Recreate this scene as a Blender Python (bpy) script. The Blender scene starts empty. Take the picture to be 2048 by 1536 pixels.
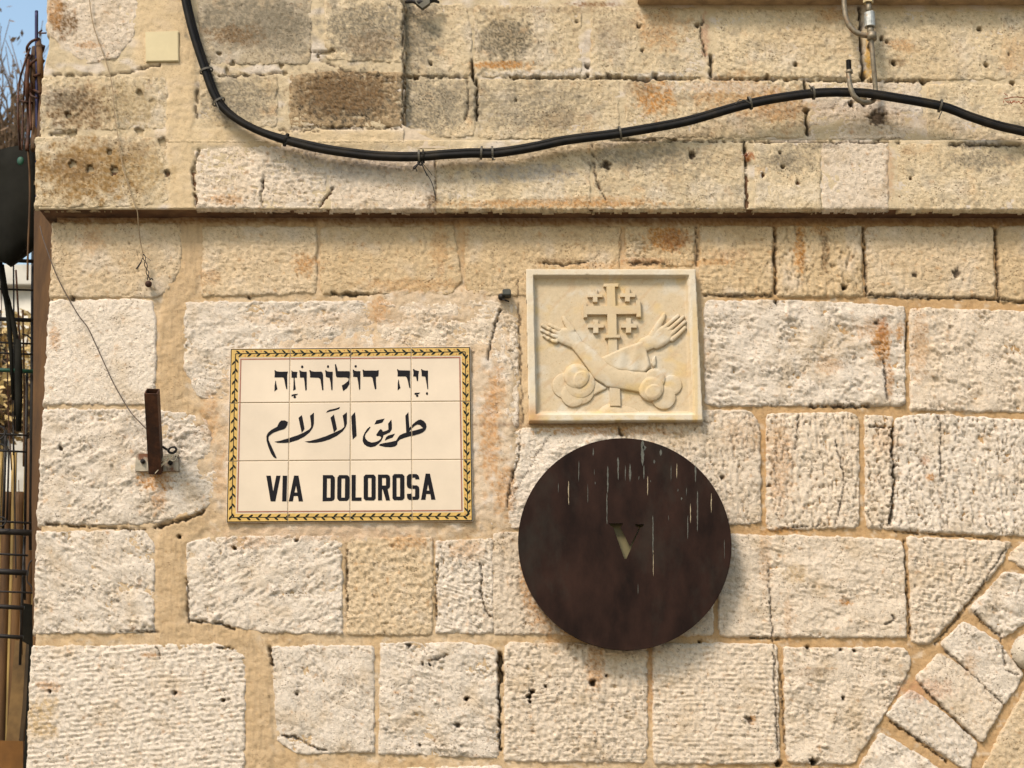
import bpy, bmesh, math, random
import numpy as np
from mathutils import Vector, Matrix
from mathutils.geometry import tessellate_polygon

random.seed(7)
C = bpy.context.scene
COL = C.collection

# ------------------------------------------------------------------ camera
CAM = np.array([0.0, -3.864, 1.635])
TILT = math.radians(15.0)
F = 3200.0
cam_d = bpy.data.cameras.new('camera')
cam = bpy.data.objects.new('camera', cam_d)
COL.objects.link(cam)
cam.location = CAM
cam.rotation_euler = (math.radians(90) + TILT, 0, 0)
cam_d.sensor_width = 36.0
cam_d.lens = F / 2048 * 36
cam_d.clip_start = 0.05
cam_d.clip_end = 500
cam_d.dof.use_dof = True
cam_d.dof.focus_distance = 3.95
cam_d.dof.aperture_fstop = 5.6
C.camera = cam

# ------------------------------------------------------------------ light
SUN_DIR = Vector((-0.58, -0.82, 1.15)).normalized()      # towards the sun
w = bpy.data.worlds.new('World')
C.world = w
w.use_nodes = True
nt = w.node_tree
nt.nodes.clear()
out = nt.nodes.new('ShaderNodeOutputWorld')
bg = nt.nodes.new('ShaderNodeBackground')
sky = nt.nodes.new('ShaderNodeTexSky')
sky.sky_type = 'NISHITA'
sky.sun_disc = False
sky.sun_elevation = math.asin(SUN_DIR.z)
sky.sun_rotation = math.atan2(SUN_DIR.x, SUN_DIR.y)
sky.dust_density = 2.0
sky.ozone_density = 1.0
sky.air_density = 1.8
bg.inputs['Strength'].default_value = 0.085
nt.links.new(sky.outputs[0], bg.inputs[0])
nt.links.new(bg.outputs[0], out.inputs[0])
sd = bpy.data.lights.new('sun', 'SUN')
sd.energy = 1.5
sd.angle = math.radians(14)
sd.color = (1.0, 0.88, 0.755)
so = bpy.data.objects.new('sun', sd)
COL.objects.link(so)
so.rotation_euler = SUN_DIR.to_track_quat('Z', 'Y').to_euler()
so.location = (-3, -5, 7)

C.view_settings.view_transform = 'Standard'
C.view_settings.look = 'None'
C.view_settings.gamma = 1.0
C.view_settings.use_curve_mapping = False
C.view_settings.exposure = 1.34

# ------------------------------------------------------------------ helpers
ct, st = math.cos(TILT), math.sin(TILT)


def P(u, v, y):
    """point of the plane at depth y that photo position (u, v) shows"""
    u = np.asarray(u, float); v = np.asarray(v, float)
    a = (u - 1024.0) / F
    b = (768.0 - v) / F
    dy = ct - b * st
    dz = st + b * ct
    t = (y - CAM[1]) / dy
    return CAM[0] + a * t, CAM[2] + dz * t


def P3(u, v, y):
    x, z = P(u, v, y)
    return Vector((float(x), float(y), float(z)))


def uhash(ix, iy, seed):
    h = (ix.astype(np.int64) * 374761393 + iy.astype(np.int64) * 668265263 + seed * 2246822519) & 0xffffffff
    h = ((h ^ (h >> 13)) * 1274126177) & 0xffffffff
    h = (h ^ (h >> 16)) & 0xffff
    return h.astype(np.float32) / 65535.0


def gnoise(x, y, seed=0):
    x0 = np.floor(x); y0 = np.floor(y)
    fx = x - x0; fy = y - y0
    sx = fx * fx * fx * (fx * (fx * 6 - 15) + 10)
    sy = fy * fy * fy * (fy * (fy * 6 - 15) + 10)
    ix = x0.astype(np.int64); iy = y0.astype(np.int64)

    def g(i, j):
        an = uhash(ix + i, iy + j, seed) * 6.28318
        return np.cos(an) * (fx - i) + np.sin(an) * (fy - j)
    a = g(0, 0); b = g(1, 0); c = g(0, 1); d = g(1, 1)
    return ((a + (b - a) * sx) + ((c + (d - c) * sx) - (a + (b - a) * sx)) * sy) * 1.5


def fbm(x, y, o=3, seed=0, gain=0.5):
    s = 0; a = 1.0; n = 0
    for k in range(o):
        s = s + a * gnoise(x * 2 ** k + 13.7 * k, y * 2 ** k + 7.3 * k, seed + k * 17)
        n += a; a *= gain
    return s / n * 1.25


def sstep(a, b, x):
    t = np.clip((x - a) / (b - a), 0, 1)
    return t * t * (3 - 2 * t)


def mixc(c, col, m):
    return c + (np.array(col, np.float32) - c) * m[..., None]


def lin(r, g, b):
    f = lambda c: ((c / 255.0 + 0.055) / 1.055) ** 2.4 if c > 10 else c / 255 / 12.92
    return (f(r), f(g), f(b))


def setp(o, label=None, cat=None, group=None, kind=None):
    if label: o['label'] = label
    if cat: o['category'] = cat
    if group: o['group'] = group
    if kind: o['kind'] = kind
    return o


def wloc(o):
    v = Vector(o.location)
    while o.parent:
        o = o.parent
        v += o.location
    return v


def add_obj(name, me, parent, centre):
    o = bpy.data.objects.new(name, me)
    COL.objects.link(o)
    o.location = centre
    if parent is not None:
        o.parent = parent
        o.location = Vector(centre) - wloc(parent)
    return o


def mesh_np(name, co, quads, mat, parent=None, cols=None, smooth=True):
    co = np.asarray(co, np.float32)
    c = (co.min(0) + co.max(0)) / 2
    me = bpy.data.meshes.new(name)
    n = len(co); q = len(quads)
    me.vertices.add(n)
    me.vertices.foreach_set('co', (co - c).ravel())
    me.loops.add(q * 4)
    me.loops.foreach_set('vertex_index', np.asarray(quads, np.int32).ravel())
    me.polygons.add(q)
    me.polygons.foreach_set('loop_start', np.arange(0, q * 4, 4, dtype=np.int32))
    me.update(calc_edges=True)
    me.polygons.foreach_set('use_smooth', np.full(q, smooth))
    if cols is not None:
        at = me.attributes.new('Col', 'FLOAT_COLOR', 'POINT')
        rgba = np.ones((n, 4), np.float32)
        rgba[:, :3] = cols
        at.data.foreach_set('color', rgba.ravel())
    me.materials.append(mat)
    return add_obj(name, me, parent, Vector([float(k) for k in c]))


def mesh_bm(name, bm, mat, parent=None, smooth=False, recalc=True):
    if recalc:
        bmesh.ops.recalc_face_normals(bm, faces=bm.faces)
    cs = [v.co for v in bm.verts]
    lo = Vector([min(c[i] for c in cs) for i in range(3)])
    hi = Vector([max(c[i] for c in cs) for i in range(3)])
    c = (lo + hi) / 2
    for v in bm.verts:
        v.co -= c
    me = bpy.data.meshes.new(name)
    bm.to_mesh(me); bm.free()
    for p in me.polygons:
        p.use_smooth = smooth
    me.materials.append(mat)
    return add_obj(name, me, parent, c)


def empty(name, loc, label, cat, group=None):
    o = bpy.data.objects.new(name, None)
    COL.objects.link(o)
    o.location = loc
    o.empty_display_size = 0.05
    return setp(o, label, cat, group)


def bm_box(bm, lo, hi, rot=None, bevel=0.0):
    r = bmesh.ops.create_cube(bm, size=1.0)
    vs = r['verts']
    c = (Vector(lo) + Vector(hi)) / 2
    s = Vector(hi) - Vector(lo)
    for v in vs:
        v.co = Vector((v.co.x * s.x, v.co.y * s.y, v.co.z * s.z))
    if bevel > 0:
        es = list({e for v in vs for e in v.link_edges})
        r2 = bmesh.ops.bevel(bm, geom=es, offset=bevel, segments=2, affect='EDGES')
        vs = list({v for f in r2['faces'] for v in f.verts} | {v for v in vs if v.is_valid})
    for v in vs:
        if rot is not None:
            v.co = rot @ v.co
        v.co = v.co + c
    return vs


def bm_tube(bm, pts, rad, seg=8, cap=True):
    """swept tube; rad is a number or a list"""
    pts = [Vector(p) for p in pts]
    n = len(pts)
    rads = rad if isinstance(rad, (list, tuple)) else [rad] * n
    t0 = (pts[1] - pts[0]).normalized()
    up = Vector((0, 1, 0)) if abs(t0.y) < 0.9 else Vector((1, 0, 0))
    nrm = t0.cross(up).normalized()
    rings = []
    for i, p in enumerate(pts):
        if i == 0: t = pts[1] - pts[0]
        elif i == n - 1: t = pts[-1] - pts[-2]
        else: t = pts[i + 1] - pts[i - 1]
        t.normalize()
        nrm = (nrm - t * nrm.dot(t))
        if nrm.length < 1e-6: nrm = t.orthogonal()
        nrm.normalize()
        b = t.cross(nrm)
        rings.append([bm.verts.new(p + (nrm * math.cos(a) + b * math.sin(a)) * rads[i])
                      for a in [2 * math.pi * k / seg for k in range(seg)]])
    for i in range(n - 1):
        for k in range(seg):
            bm.faces.new((rings[i][k], rings[i][(k + 1) % seg], rings[i + 1][(k + 1) % seg], rings[i + 1][k]))
    if cap:
        bm.faces.new(rings[0][::-1]); bm.faces.new(rings[-1])


def catmull(pts, sub=6):
    pts = [Vector(p) for p in pts]
    q = [pts[0] * 2 - pts[1]] + pts + [pts[-1] * 2 - pts[-2]]
    o = []
    for i in range(1, len(q) - 2):
        for k in range(sub):
            t = k / sub
            o.append(0.5 * ((2 * q[i]) + (q[i + 1] - q[i - 1]) * t + (2 * q[i - 1] - 5 * q[i] + 4 * q[i + 1] - q[i + 2]) * t * t
                            + (3 * q[i] - q[i - 1] - 3 * q[i + 1] + q[i + 2]) * t ** 3))
    o.append(pts[-1])
    return o


def tube_obj(name, pts, rad, mat, parent=None, seg=8, sub=5):
    bm = bmesh.new()
    bm_tube(bm, catmull(pts, sub) if sub > 1 else pts, rad, seg)
    return mesh_bm(name, bm, mat, parent, smooth=True)


def prism(bm, loops, yf, yb, ypx=None):
    """outline(s) in photo pixels on plane ypx, extruded from yf (front) to yb"""
    ypx = yf if ypx is None else ypx
    L3 = [[P3(u, v, ypx) for u, v in lp] for lp in loops]
    flat = [[Vector((p.x, p.z, 0)) for p in lp] for lp in L3]
    tris = tessellate_polygon(flat)
    fr = []; bk = []
    for lp in L3:
        for p in lp:
            fr.append(bm.verts.new((p.x, yf, p.z)))
            bk.append(bm.verts.new((p.x, yb, p.z)))
    for a, b, c in tris:
        try:
            bm.faces.new((fr[a], fr[b], fr[c])); bm.faces.new((bk[c], bk[b], bk[a]))
        except ValueError:
            pass
    k = 0
    for lp in L3:
        m = len(lp)
        for i in range(m):
            j = (i + 1) % m
            bm.faces.new((fr[k + i], fr[k + j], bk[k + j], bk[k + i]))
        k += m


# ------------------------------------------------------------------ materials
def nodes(m):
    m.use_nodes = True
    t = m.node_tree
    t.nodes.clear()
    o = t.nodes.new('ShaderNodeOutputMaterial')
    b = t.nodes.new('ShaderNodeBsdfPrincipled')
    t.links.new(b.outputs[0], o.inputs[0])
    return t, b


def noise_node(t, scale, detail=4, rough=0.55, vec=None, dist=0):
    n = t.nodes.new('ShaderNodeTexNoise')
    n.inputs['Scale'].default_value = scale
    n.inputs['Detail'].default_value = detail
    n.inputs['Roughness'].default_value = rough
    n.inputs['Distortion'].default_value = dist
    if vec is not None:
        t.links.new(vec, n.inputs['Vector'])
    return n


def mmath(t, op, a, b=None, c=None):
    n = t.nodes.new('ShaderNodeMath'); n.operation = op
    for i, k in enumerate((a, b, c)):
        if k is None: continue
        if isinstance(k, (int, float)): n.inputs[i].default_value = k
        else: t.links.new(k, n.inputs[i])
    return n.outputs[0]


def ramp(t, fac, stops):
    n = t.nodes.new('ShaderNodeValToRGB')
    e = n.color_ramp.elements
    while len(e) < len(stops): e.new(0.5)
    for i, (p, c) in enumerate(stops):
        e[i].position = p
        e[i].color = (c, c, c, 1) if isinstance(c, (int, float)) else (*c, 1)
    t.links.new(fac, n.inputs[0])
    return n.outputs[0]


def mixn(t, fac, a, b, mode='MIX'):
    n = t.nodes.new('ShaderNodeMix'); n.data_type = 'RGBA'; n.blend_type = mode
    for i, k in ((0, fac), (6, a), (7, b)):
        if isinstance(k, (int, float)): n.inputs[i].default_value = k
        elif isinstance(k, tuple): n.inputs[i].default_value = (*k, 1)
        else: t.links.new(k, n.inputs[i])
    return n.outputs[2]


def stone_mat(name, bump=0.0009, rough=0.9, cvar=0.22, pits=1.0):
    m = bpy.data.materials.new(name)
    t, b = nodes(m)
    geo = t.nodes.new('ShaderNodeNewGeometry').outputs['Position']
    at = t.nodes.new('ShaderNodeAttribute'); at.attribute_name = 'Col'
    n1 = noise_node(t, 320, 5, 0.65, geo)
    n2 = noise_node(t, 70, 4, 0.6, geo)
    n3 = noise_node(t, 900, 2, 0.5, geo)
    f = mmath(t, 'ADD', mmath(t, 'MULTIPLY', n1.outputs[0], 0.6), mmath(t, 'MULTIPLY', n2.outputs[0], 0.4))
    v = ramp(t, f, [(0.30, 1 - cvar * 2.3), (0.41, 1 - cvar * .45), (0.5, 1.0), (0.68, 1 + cvar * 0.45)])
    c = mixn(t, 1.0, at.outputs['Color'], v, 'MULTIPLY')
    # warm specks
    sp = ramp(t, noise_node(t, 210, 3, 0.6, geo).outputs[0], [(0.62, 0.0), (0.74, 0.55)])
    c = mixn(t, sp, c, mixn(t, 1.0, c, (0.62, 0.42, 0.22), 'MULTIPLY'))
    vo = t.nodes.new('ShaderNodeTexVoronoi')
    vo.inputs['Scale'].default_value = 150
    t.links.new(geo, vo.inputs['Vector'])
    pm = ramp(t, noise_node(t, 16, 4, 0.7, geo).outputs[0], [(0.46, 0.0), (0.62, 1.0)])
    pit = mmath(t, 'MULTIPLY', ramp(t, vo.outputs['Distance'], [(0.10, 1.0), (0.26, 0.0)]), pm)
    pit = mmath(t, 'MULTIPLY', pit, pits)
    c = mixn(t, pit, c, mixn(t, 1.0, c, (0.42, 0.33, 0.24), 'MULTIPLY'))
    t.links.new(c, b.inputs['Base Color'])
    b.inputs['Roughness'].default_value = rough
    b.inputs['Specular IOR Level'].default_value = 0.15
    hsum = mmath(t, 'ADD', mmath(t, 'MULTIPLY', n1.outputs[0], 1.0), mmath(t, 'MULTIPLY', n3.outputs[0], 0.35))
    hsum = mmath(t, 'ADD', hsum, mmath(t, 'MULTIPLY', n2.outputs[0], 1.6))
    hsum = mmath(t, 'SUBTRACT', hsum, mmath(t, 'MULTIPLY', pit, 1.4))
    bp = t.nodes.new('ShaderNodeBump')
    bp.inputs['Strength'].default_value = 1.0
    bp.inputs['Distance'].default_value = bump
    t.links.new(hsum, bp.inputs['Height'])
    t.links.new(bp.outputs[0], b.inputs['Normal'])
    return m


def simple(name, col, rough=0.6, metal=0.0, var=0.25, scale=60, bump=0.0, col2=None, thr=(0.45, 0.65), stretch=None, spec=0.4):
    m = bpy.data.materials.new(name)
    t, b = nodes(m)
    geo = t.nodes.new('ShaderNodeNewGeometry').outputs['Position']
    if stretch:
        mp = t.nodes.new('ShaderNodeMapping')
        mp.inputs['Scale'].default_value = stretch
        t.links.new(geo, mp.inputs['Vector']); geo = mp.outputs[0]
    n = noise_node(t, scale, 5, 0.6, geo)
    v = ramp(t, n.outputs[0], [(0.3, 1 - var), (0.7, 1 + var)])
    c = mixn(t, 1.0, tuple(col), v, 'MULTIPLY')
    if col2:
        n2 = noise_node(t, scale * 0.45, 6, 0.65, geo)
        c = mixn(t, ramp(t, n2.outputs[0], [(thr[0], 0.0), (thr[1], 1.0)]), c, tuple(col2))
    t.links.new(c, b.inputs['Base Color'])
    b.inputs['Roughness'].default_value = rough
    b.inputs['Metallic'].default_value = metal
    b.inputs['Specular IOR Level'].default_value = spec
    if bump:
        bp = t.nodes.new('ShaderNodeBump'); bp.inputs['Distance'].default_value = bump
        t.links.new(n.outputs[0], bp.inputs['Height'])
        t.links.new(bp.outputs[0], b.inputs['Normal'])
    return m


M_stone = stone_mat('limestone', 0.0027, cvar=0.30)
M_mortar = stone_mat('lime_mortar', 0.0015, cvar=0.20, pits=0.5)
M_marble = stone_mat('carved_marble', 0.0004, 0.65, cvar=0.09, pits=0.12)
M_tile = simple('glazed_tile', (0.60, 0.49, 0.365), 0.25, var=0.09, scale=6, spec=0.5)
_t = M_tile.node_tree
_b = [n for n in _t.nodes if n.type == 'BSDF_PRINCIPLED'][0]
_src = _b.inputs['Base Color'].links[0].from_socket
_oi = _t.nodes.new('ShaderNodeObjectInfo')
_t.links.new(mixn(_t, 1.0, _src, ramp(_t, _oi.outputs['Random'], [(0.0, 0.93), (1.0, 1.03)]), 'MULTIPLY'), _b.inputs['Base Color'])
M_grout = simple('grout', (0.42, 0.33, 0.22), 0.9, scale=200)
M_ink = simple('black_glaze', (0.006, 0.005, 0.007), 0.5, var=0.2, spec=0.12)
M_yellow = simple('yellow_glaze', (0.50, 0.315, 0.08), 0.35, var=0.18, scale=120)
M_leaf = simple('leaf_glaze', (0.016, 0.02, 0.014), 0.5, var=0.3, scale=150, spec=0.1)
M_berry = simple('berry_glaze', (0.33, 0.07, 0.02), 0.35)
M_pink = simple('brown_line_glaze', (0.28, 0.12, 0.075), 0.35, spec=0.3)
M_bronze = simple('dark_bronze', (0.0175, 0.0080, 0.0053), 0.55, 0.0, var=0.6, scale=17, col2=(0.027, 0.024, 0.018), thr=(0.50, 0.80), stretch=(1, 1, 0.5), spec=0.08, bump=0.0004)
M_streakw = simple('pale_drip', (0.30, 0.24, 0.15), 0.8, var=0.5, scale=200)
M_streakg = simple('green_grey_drip', (0.075, 0.075, 0.06), 0.8, var=0.5, scale=200)
M_khaki = simple('khaki_paint', (0.16, 0.135, 0.065), 0.7, var=0.1)
M_cable = simple('black_cable_sheath', (0.006, 0.0055, 0.005), 0.5, var=0.4, scale=40, col2=(0.018, 0.014, 0.009), spec=0.12)
M_tie = simple('grey_cable_tie', (0.07, 0.06, 0.042), 0.6)
M_rust = simple('rusty_steel', (0.075, 0.028, 0.012), 0.7, 0.3, var=0.5, scale=50, col2=(0.03, 0.014, 0.009), bump=0.0006)
M_galv = simple('weathered_galvanised_steel', (0.20, 0.165, 0.115), 0.55, 0.5, var=0.35, scale=90, col2=(0.22, 0.12, 0.05), thr=(0.55, 0.7), bump=0.0004)
M_plate = simple('worn_plate_steel', (0.33, 0.29, 0.22), 0.6, 0.3, var=0.3, scale=50, col2=(0.13, 0.05, 0.02), thr=(0.5, 0.62))
M_galvlight = simple('bare_zinc', (0.36, 0.36, 0.33), 0.45, 0.5, var=0.3, scale=120, col2=(0.3, 0.2, 0.1), thr=(0.58, 0.7))
M_wirepale = simple('pale_wire', (0.30, 0.22, 0.13), 0.6, 0.3)
M_wirebrown = simple('brown_wire', (0.075, 0.05, 0.035), 0.6, 0.2)
M_dark = simple('dark_iron', (0.018, 0.015, 0.013), 0.6, 0.4, bump=0.0003)
M_string = simple('white_string', (0.55, 0.47, 0.33), 0.9)
M_cover = simple('cream_plastic', (0.50, 0.415, 0.235), 0.55, var=0.05, scale=30)
M_canvas = simple('dark_canvas', (0.010, 0.0095, 0.007), 0.85, var=0.4, scale=12, col2=(0.022, 0.018, 0.011), thr=(0.55, 0.75), spec=0.1)
M_wood = simple('old_brown_wood', (0.075, 0.036, 0.011), 0.8, var=0.6, scale=30, col2=(0.15, 0.075, 0.022), thr=(0.5, 0.7), stretch=(1, 1, 0.12), bump=0.002)
M_gold = simple('golden_bamboo', (0.30, 0.20, 0.06), 0.45, var=0.5, scale=25, col2=(0.09, 0.05, 0.015), thr=(0.5, 0.62), stretch=(1, 1, 0.15))
M_twig = simple('dry_twig', (0.16, 0.10, 0.055), 0.9, var=0.4)
M_dryleaf = simple('dry_leaf', (0.50, 0.36, 0.15), 0.8, var=0.5, scale=40)
M_farwall = simple('pale_far_stone', (0.62, 0.58, 0.50), 0.9, var=0.3, scale=3, col2=(0.25, 0.22, 0.17), thr=(0.5, 0.75))
M_paving = simple('worn_paving', (0.17, 0.14, 0.10), 0.8, var=0.25, scale=6)
M_orange = simple('orange_brown_fabric', (0.17, 0.075, 0.016), 0.9, var=0.3, scale=12)
M_green = simple('green_paint', (0.005, 0.055, 0.03), 0.6)
M_sprig = simple('rusty_sprig', (0.22, 0.06, 0.018), 0.8, var=0.4, scale=80)

# ------------------------------------------------------------------ features carved in the wall
# drilled holes and knocked-out pits: u, v, radius, depth (m)
HOLES = [
    (279, 186, 5.5, .03), (137, 231, 6, .018), (145, 267, 7, .02), (278, 262, 7, .03), (325, 283, 8, .02),
    (219, 304, 5, .03), (145, 328, 7, .03), (180, 337, 7, .018), (229, 341, 8, .02), (335, 347, 7, .01),
    (438, 107, 3.5, .02), (466, 126, 4, .02), (453, 141, 5, .02), (562, 131, 4, .02), (569, 146, 4, .02),
    (637, 112, 3, .02), (861, 127, 4, .02), (832, 155, 5, .02), (945, 148, 4, .02), (953, 189, 4, .02), (1032, 201, 2.5, .015),
    (1154, 43, 3, .015), (1276, 53, 4, .012), (1285, 101, 4, .01), (1174, 133, 5, .012), (1176, 150, 4, .012),
    (1312, 152, 4.5, .03), (1213, 330, 9, .012), (1384, 310, 8, .012),
    (1395, 50, 5, .025), (1592, 130, 4, .02), (1763, 79, 4, .02), (1773, 84, 3, .02), (1787, 127, 5, .015),
    (1959, 58, 5.5, .03), (1972, 131, 4, .025), (2018, 108, 3, .02), (1534, 155, 5, .03), (1726, 153, 7, .03),
    (1845, 164, 4.5, .03), (2025, 166, 4.5, .03), (1566, 334, 4, .02), (1526, 350, 4, .02), (1596, 366, 4, .02),
    (1822, 357, 3, .015), (1560, 305, 3, .015), (1728, 203, 9, .02), (1702, 208, 7, .018), (1755, 235, 17, .008),
    (1829, 550, 6, .006), (1913, 546, 9, .007), (1688, 575, 6, .02), (1552, 604, 5, .015),
    (358, 1074, 3.6, .03), (468, 1096, 3.6, .03), (592, 1081, 3.4, .03), (100, 1383, 3.5, .02), (350, 1385, 3.6, .03),
    (446, 1401, 4, .03), (121, 896, 4.5, .012), (593, 1388, 3, .02), (932, 1397, 4, .03), (846, 1328, 3, .02), (860, 1330, 3, .02),
    (818, 1290, 5, .012), (915, 1450, 6, .01), (1186, 1366, 6.5, .02), (1091, 1373, 3, .02), (1064, 1383, 5, .03), (1059, 1392, 5, .03),
    (1060, 1404, 4, .02), (1213, 1351, 2.5, .02), (1400, 1283, 3.5, .02), (1557, 1527, 6, .03), (1628, 1524, 7, .03),
    (1444, 955, 5, .012), (1538, 971, 3, .02), (1500, 1440, 7, .008), (1687, 1397, 4, .015), (1617, 1295, 4, .015), (1709, 1301, 3.5, .015),
    (1682, 1299, 3.5, .015), (497, 595, 3, .01), (145, 598, 7, .006), (1752, 646, 5, .004), (840, 1490, 3, .01),
]
# polyline cracks: points, width px, depth
CRACKS = [
    ([(621, 102), (640, 105), (668, 101)], 2.2, .012), ([(944, 122), (945, 158)], 3.2, .025), ([(953, 158), (954, 240)], 1.8, .02),
    ([(935, 160), (938, 205), (930, 240)], 1.3, .008), ([(806, 0), (806, 250)], 1.6, .008), ([(810, 152), (945, 154)], 1.5, .01),
    ([(1010, 155), (1240, 157), (1400, 157), (1730, 162), (1860, 162)], 1.8, .012), ([(1214, 152), (1300, 160)], 3, .012),
    ([(1719, 12), (1722, 70), (1727, 150)], 3.2, .028), ([(1609, 158), (1612, 178)], 3, .02), ([(1613, 222), (1614, 268)], 4.5, .03),
    ([(1422, 112), (1422, 150)], 4, .02), ([(1405, 30), (1402, 70), (1412, 115)], 1.8, .01),
    ([(1488, 283), (1492, 340), (1495, 415)], 2.2, .02), ([(1184, 290), (1192, 360), (1212, 400)], 1.5, .008),
    ([(1205, 280), (1480, 283), (1800, 284)], 1.6, .008), ([(1900, 288), (2040, 290)], 3, .01),
    ([(398, 300), (386, 340), (392, 410)], 2.2, .014), ([(525, 360), (522, 415)], 2, .01), ([(668, 375), (640, 412)], 1.8, .01),
    ([(395, 170), (392, 235)], 1.3, .008), ([(640, 120), (690, 140), (780, 155)], 1.5, .005), ([(100, 268), (150, 265)], 2, .01),
    ([(105, 148), (230, 150), (320, 130)], 1.8, .008), ([(580, 255), (800, 256)], 1.3, .006), ([(870, 300), (872, 400)], 1.2, .005),
    ([(1100, 1062), (1080, 1062)], 1, .004), ([(663, 588), (735, 588)], 2.6, .014), ([(1393, 450), (1394, 530)], 1.6, .008),
    ([(1550, 455), (1552, 585)], 2.4, .014), ([(1728, 455), (1733, 590)], 2.4, .014), ([(1990, 455), (1999, 600)], 2.4, .014),
    ([(1735, 590), (1985, 597), (2048, 604)], 1.8, .01), ([(1410, 590), (1545, 590)], 1.4, .006),
    ([(1787, 850), (1784, 900), (1790, 960), (1780, 1050)], 2.8, .02), ([(1738, 852), (1780, 855)], 1.8, .012), ([(1880, 830), (1880, 950)], 1.2, .006),
    ([(1598, 830), (1590, 900)], 1.2, .006), ([(1670, 880), (1690, 960), (1672, 1050)], 1.2, .006),
    ([(1768, 720), (1775, 800)], 1.6, .008), ([(1620, 812), (1740, 812)], 1.8, .012), ([(1815, 640), (1812, 700)], 2, .012),
    ([(960, 1128), (965, 1155), (962, 1180), (970, 1215), (985, 1240)], 1.5, .01), ([(694, 1100), (694, 1235)], 1.5, .01), ([(874, 1130), (872, 1240)], 1.5, .012),
    ([(1000, 1310), (1001, 1361)], 5.5, .04), ([(998, 1365), (1000, 1500)], 2.2, .02), ([(862, 1320), (895, 1312)], 1.8, .008),
    ([(562, 1473), (590, 1472), (620, 1490), (650, 1502)], 1.8, .01), ([(537, 1290), (545, 1330)], 2.2, .014), ([(435, 1294), (465, 1298)], 2, .012),
    ([(373, 1155), (376, 1245)], 3, .01), ([(380, 1240), (440, 1247), (470, 1260)], 2.4, .012), ([(308, 1055), (380, 1035), (406, 1022)], 3.2, .016),
    ([(90, 1048), (290, 1060)], 1.6, .008), ([(240, 1262), (320, 1262)], 1.4, .006), ([(315, 1290), (320, 1315)], 1.4, .006),
    ([(1537, 1125), (1540, 1200), (1548, 1300), (1550, 1380), (1556, 1500)], 1.2, .006), ([(1560, 1340), (1572, 1500)], 1.6, .008),
    ([(1500, 1275), (1560, 1277)], 1.6, .008), ([(1640, 1050), (1560, 1057)], 1.4, .006), ([(1808, 1080), (1815, 1180), (1822, 1270)], 1.8, .01),
    ([(1773, 1250), (1790, 1238), (1785, 1228)], 2, .008), ([(1790, 1062), (1850, 1067), (2000, 1077)], 1.3, .006),
    ([(1042, 870), (1036, 920), (1022, 960), (1015, 1010)], 1.5, .01), ([(1240, 855), (1244, 872)], 2.4, .01),
    ([(1000, 620), (985, 670), (975, 720)], 2.5, .012), ([(1060, 1000), (1050, 1040)], 1, .003),
    ([(1890, 1300), (1946, 1350), (2002, 1404)], 1.2, .005), ([(1842, 1368), (1895, 1426), (1958, 1482)], 1.4, .007), ([(1782, 1444), (1826, 1472), (1893, 1522)], 1.8, .01),
    ([(1949, 1222), (1968, 1248), (2002, 1272)], 1.4, .007), ([(2003, 1274), (2012, 1340), (2036, 1350)], 1.6, .007), ([(1870, 1290), (1945, 1200), (2015, 1090)], 1.4, .006),
    ([(1100, 868), (1020, 1000)], 0.8, .001), ([(560, 260), (640, 262)], 1.6, .006), ([(1085, 525), (1130, 530), (1180, 522)], 2.6, .006),
    ([(1260, 525), (1330, 528)], 2.6, .006), ([(1035, 560), (1046, 846)], 1.6, .004), ([(405, 150), (470, 152), (560, 146)], 1.5, .007),
]


def carve(U, V):
    """depth taken away and how far dirt and painted-in shade darken the colour there"""
    d = np.zeros(U.shape, np.float32); k = np.zeros(U.shape, np.float32)
    u0, u1, v0, v1 = U.min(), U.max(), V.min(), V.max()
    wob = None
    for (a, b, r, dep) in HOLES:
        if a + r < u0 or a - r > u1 or b + r < v0 or b - r > v1: continue
        if wob is None: wob = 1 + 0.55 * gnoise(U / 5.5, V / 5.5, 91)
        q = np.hypot(U - a, V - b) * wob
        m = 1 - sstep(r * 0.55, r * 1.15, q)
        d = np.maximum(d, m * dep); k = np.maximum(k, m)
    for pts, wd, dep in CRACKS:
        pu = [p[0] for p in pts]; pv = [p[1] for p in pts]
        if max(pu) + 8 < u0 or min(pu) - 8 > u1 or max(pv) + 8 < v0 or min(pv) - 8 > v1: continue
        UU = U + 3.2 * gnoise(U / 14.0, V / 14.0, 55) + 2.0 * gnoise(U / 5.0, V / 5.0, 56); VV = V + 3.2 * gnoise(U / 14.0, V / 14.0, 66) + 2.0 * gnoise(U / 5.0, V / 5.0, 67)
        best = np.full(U.shape, 1e9)
        for (a, b), (c, e) in zip(pts[:-1], pts[1:]):
            L2 = (c - a) ** 2 + (e - b) ** 2 + 1e-6
            t = np.clip(((UU - a) * (c - a) + (VV - b) * (e - b)) / L2, 0, 1)
            best = np.minimum(best, np.hypot(UU - a - t * (c - a), VV - b - t * (e - b)))
        wn = wd * np.clip(0.85 + 0.9 * gnoise(U / 16.0, V / 16.0, 77), .05, 1.6)
        m = 1 - sstep(wn * 0.4, wn * 1.1 + 1.0, best)
        d = np.maximum(d, m * dep); k = np.maximum(k, m * 0.8)
    return d, k


ORANGE = (0.42, 0.20, 0.055); BROWN = (0.17, 0.10, 0.045); BLACK = (0.075, 0.06, 0.042); GREY = (0.22, 0.185, 0.13)
TAN = (0.44, 0.31, 0.165); PALE = (0.58, 0.52, 0.45); RED = (0.30, 0.12, 0.04); CREAM = (0.50, 0.38, 0.23)
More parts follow.
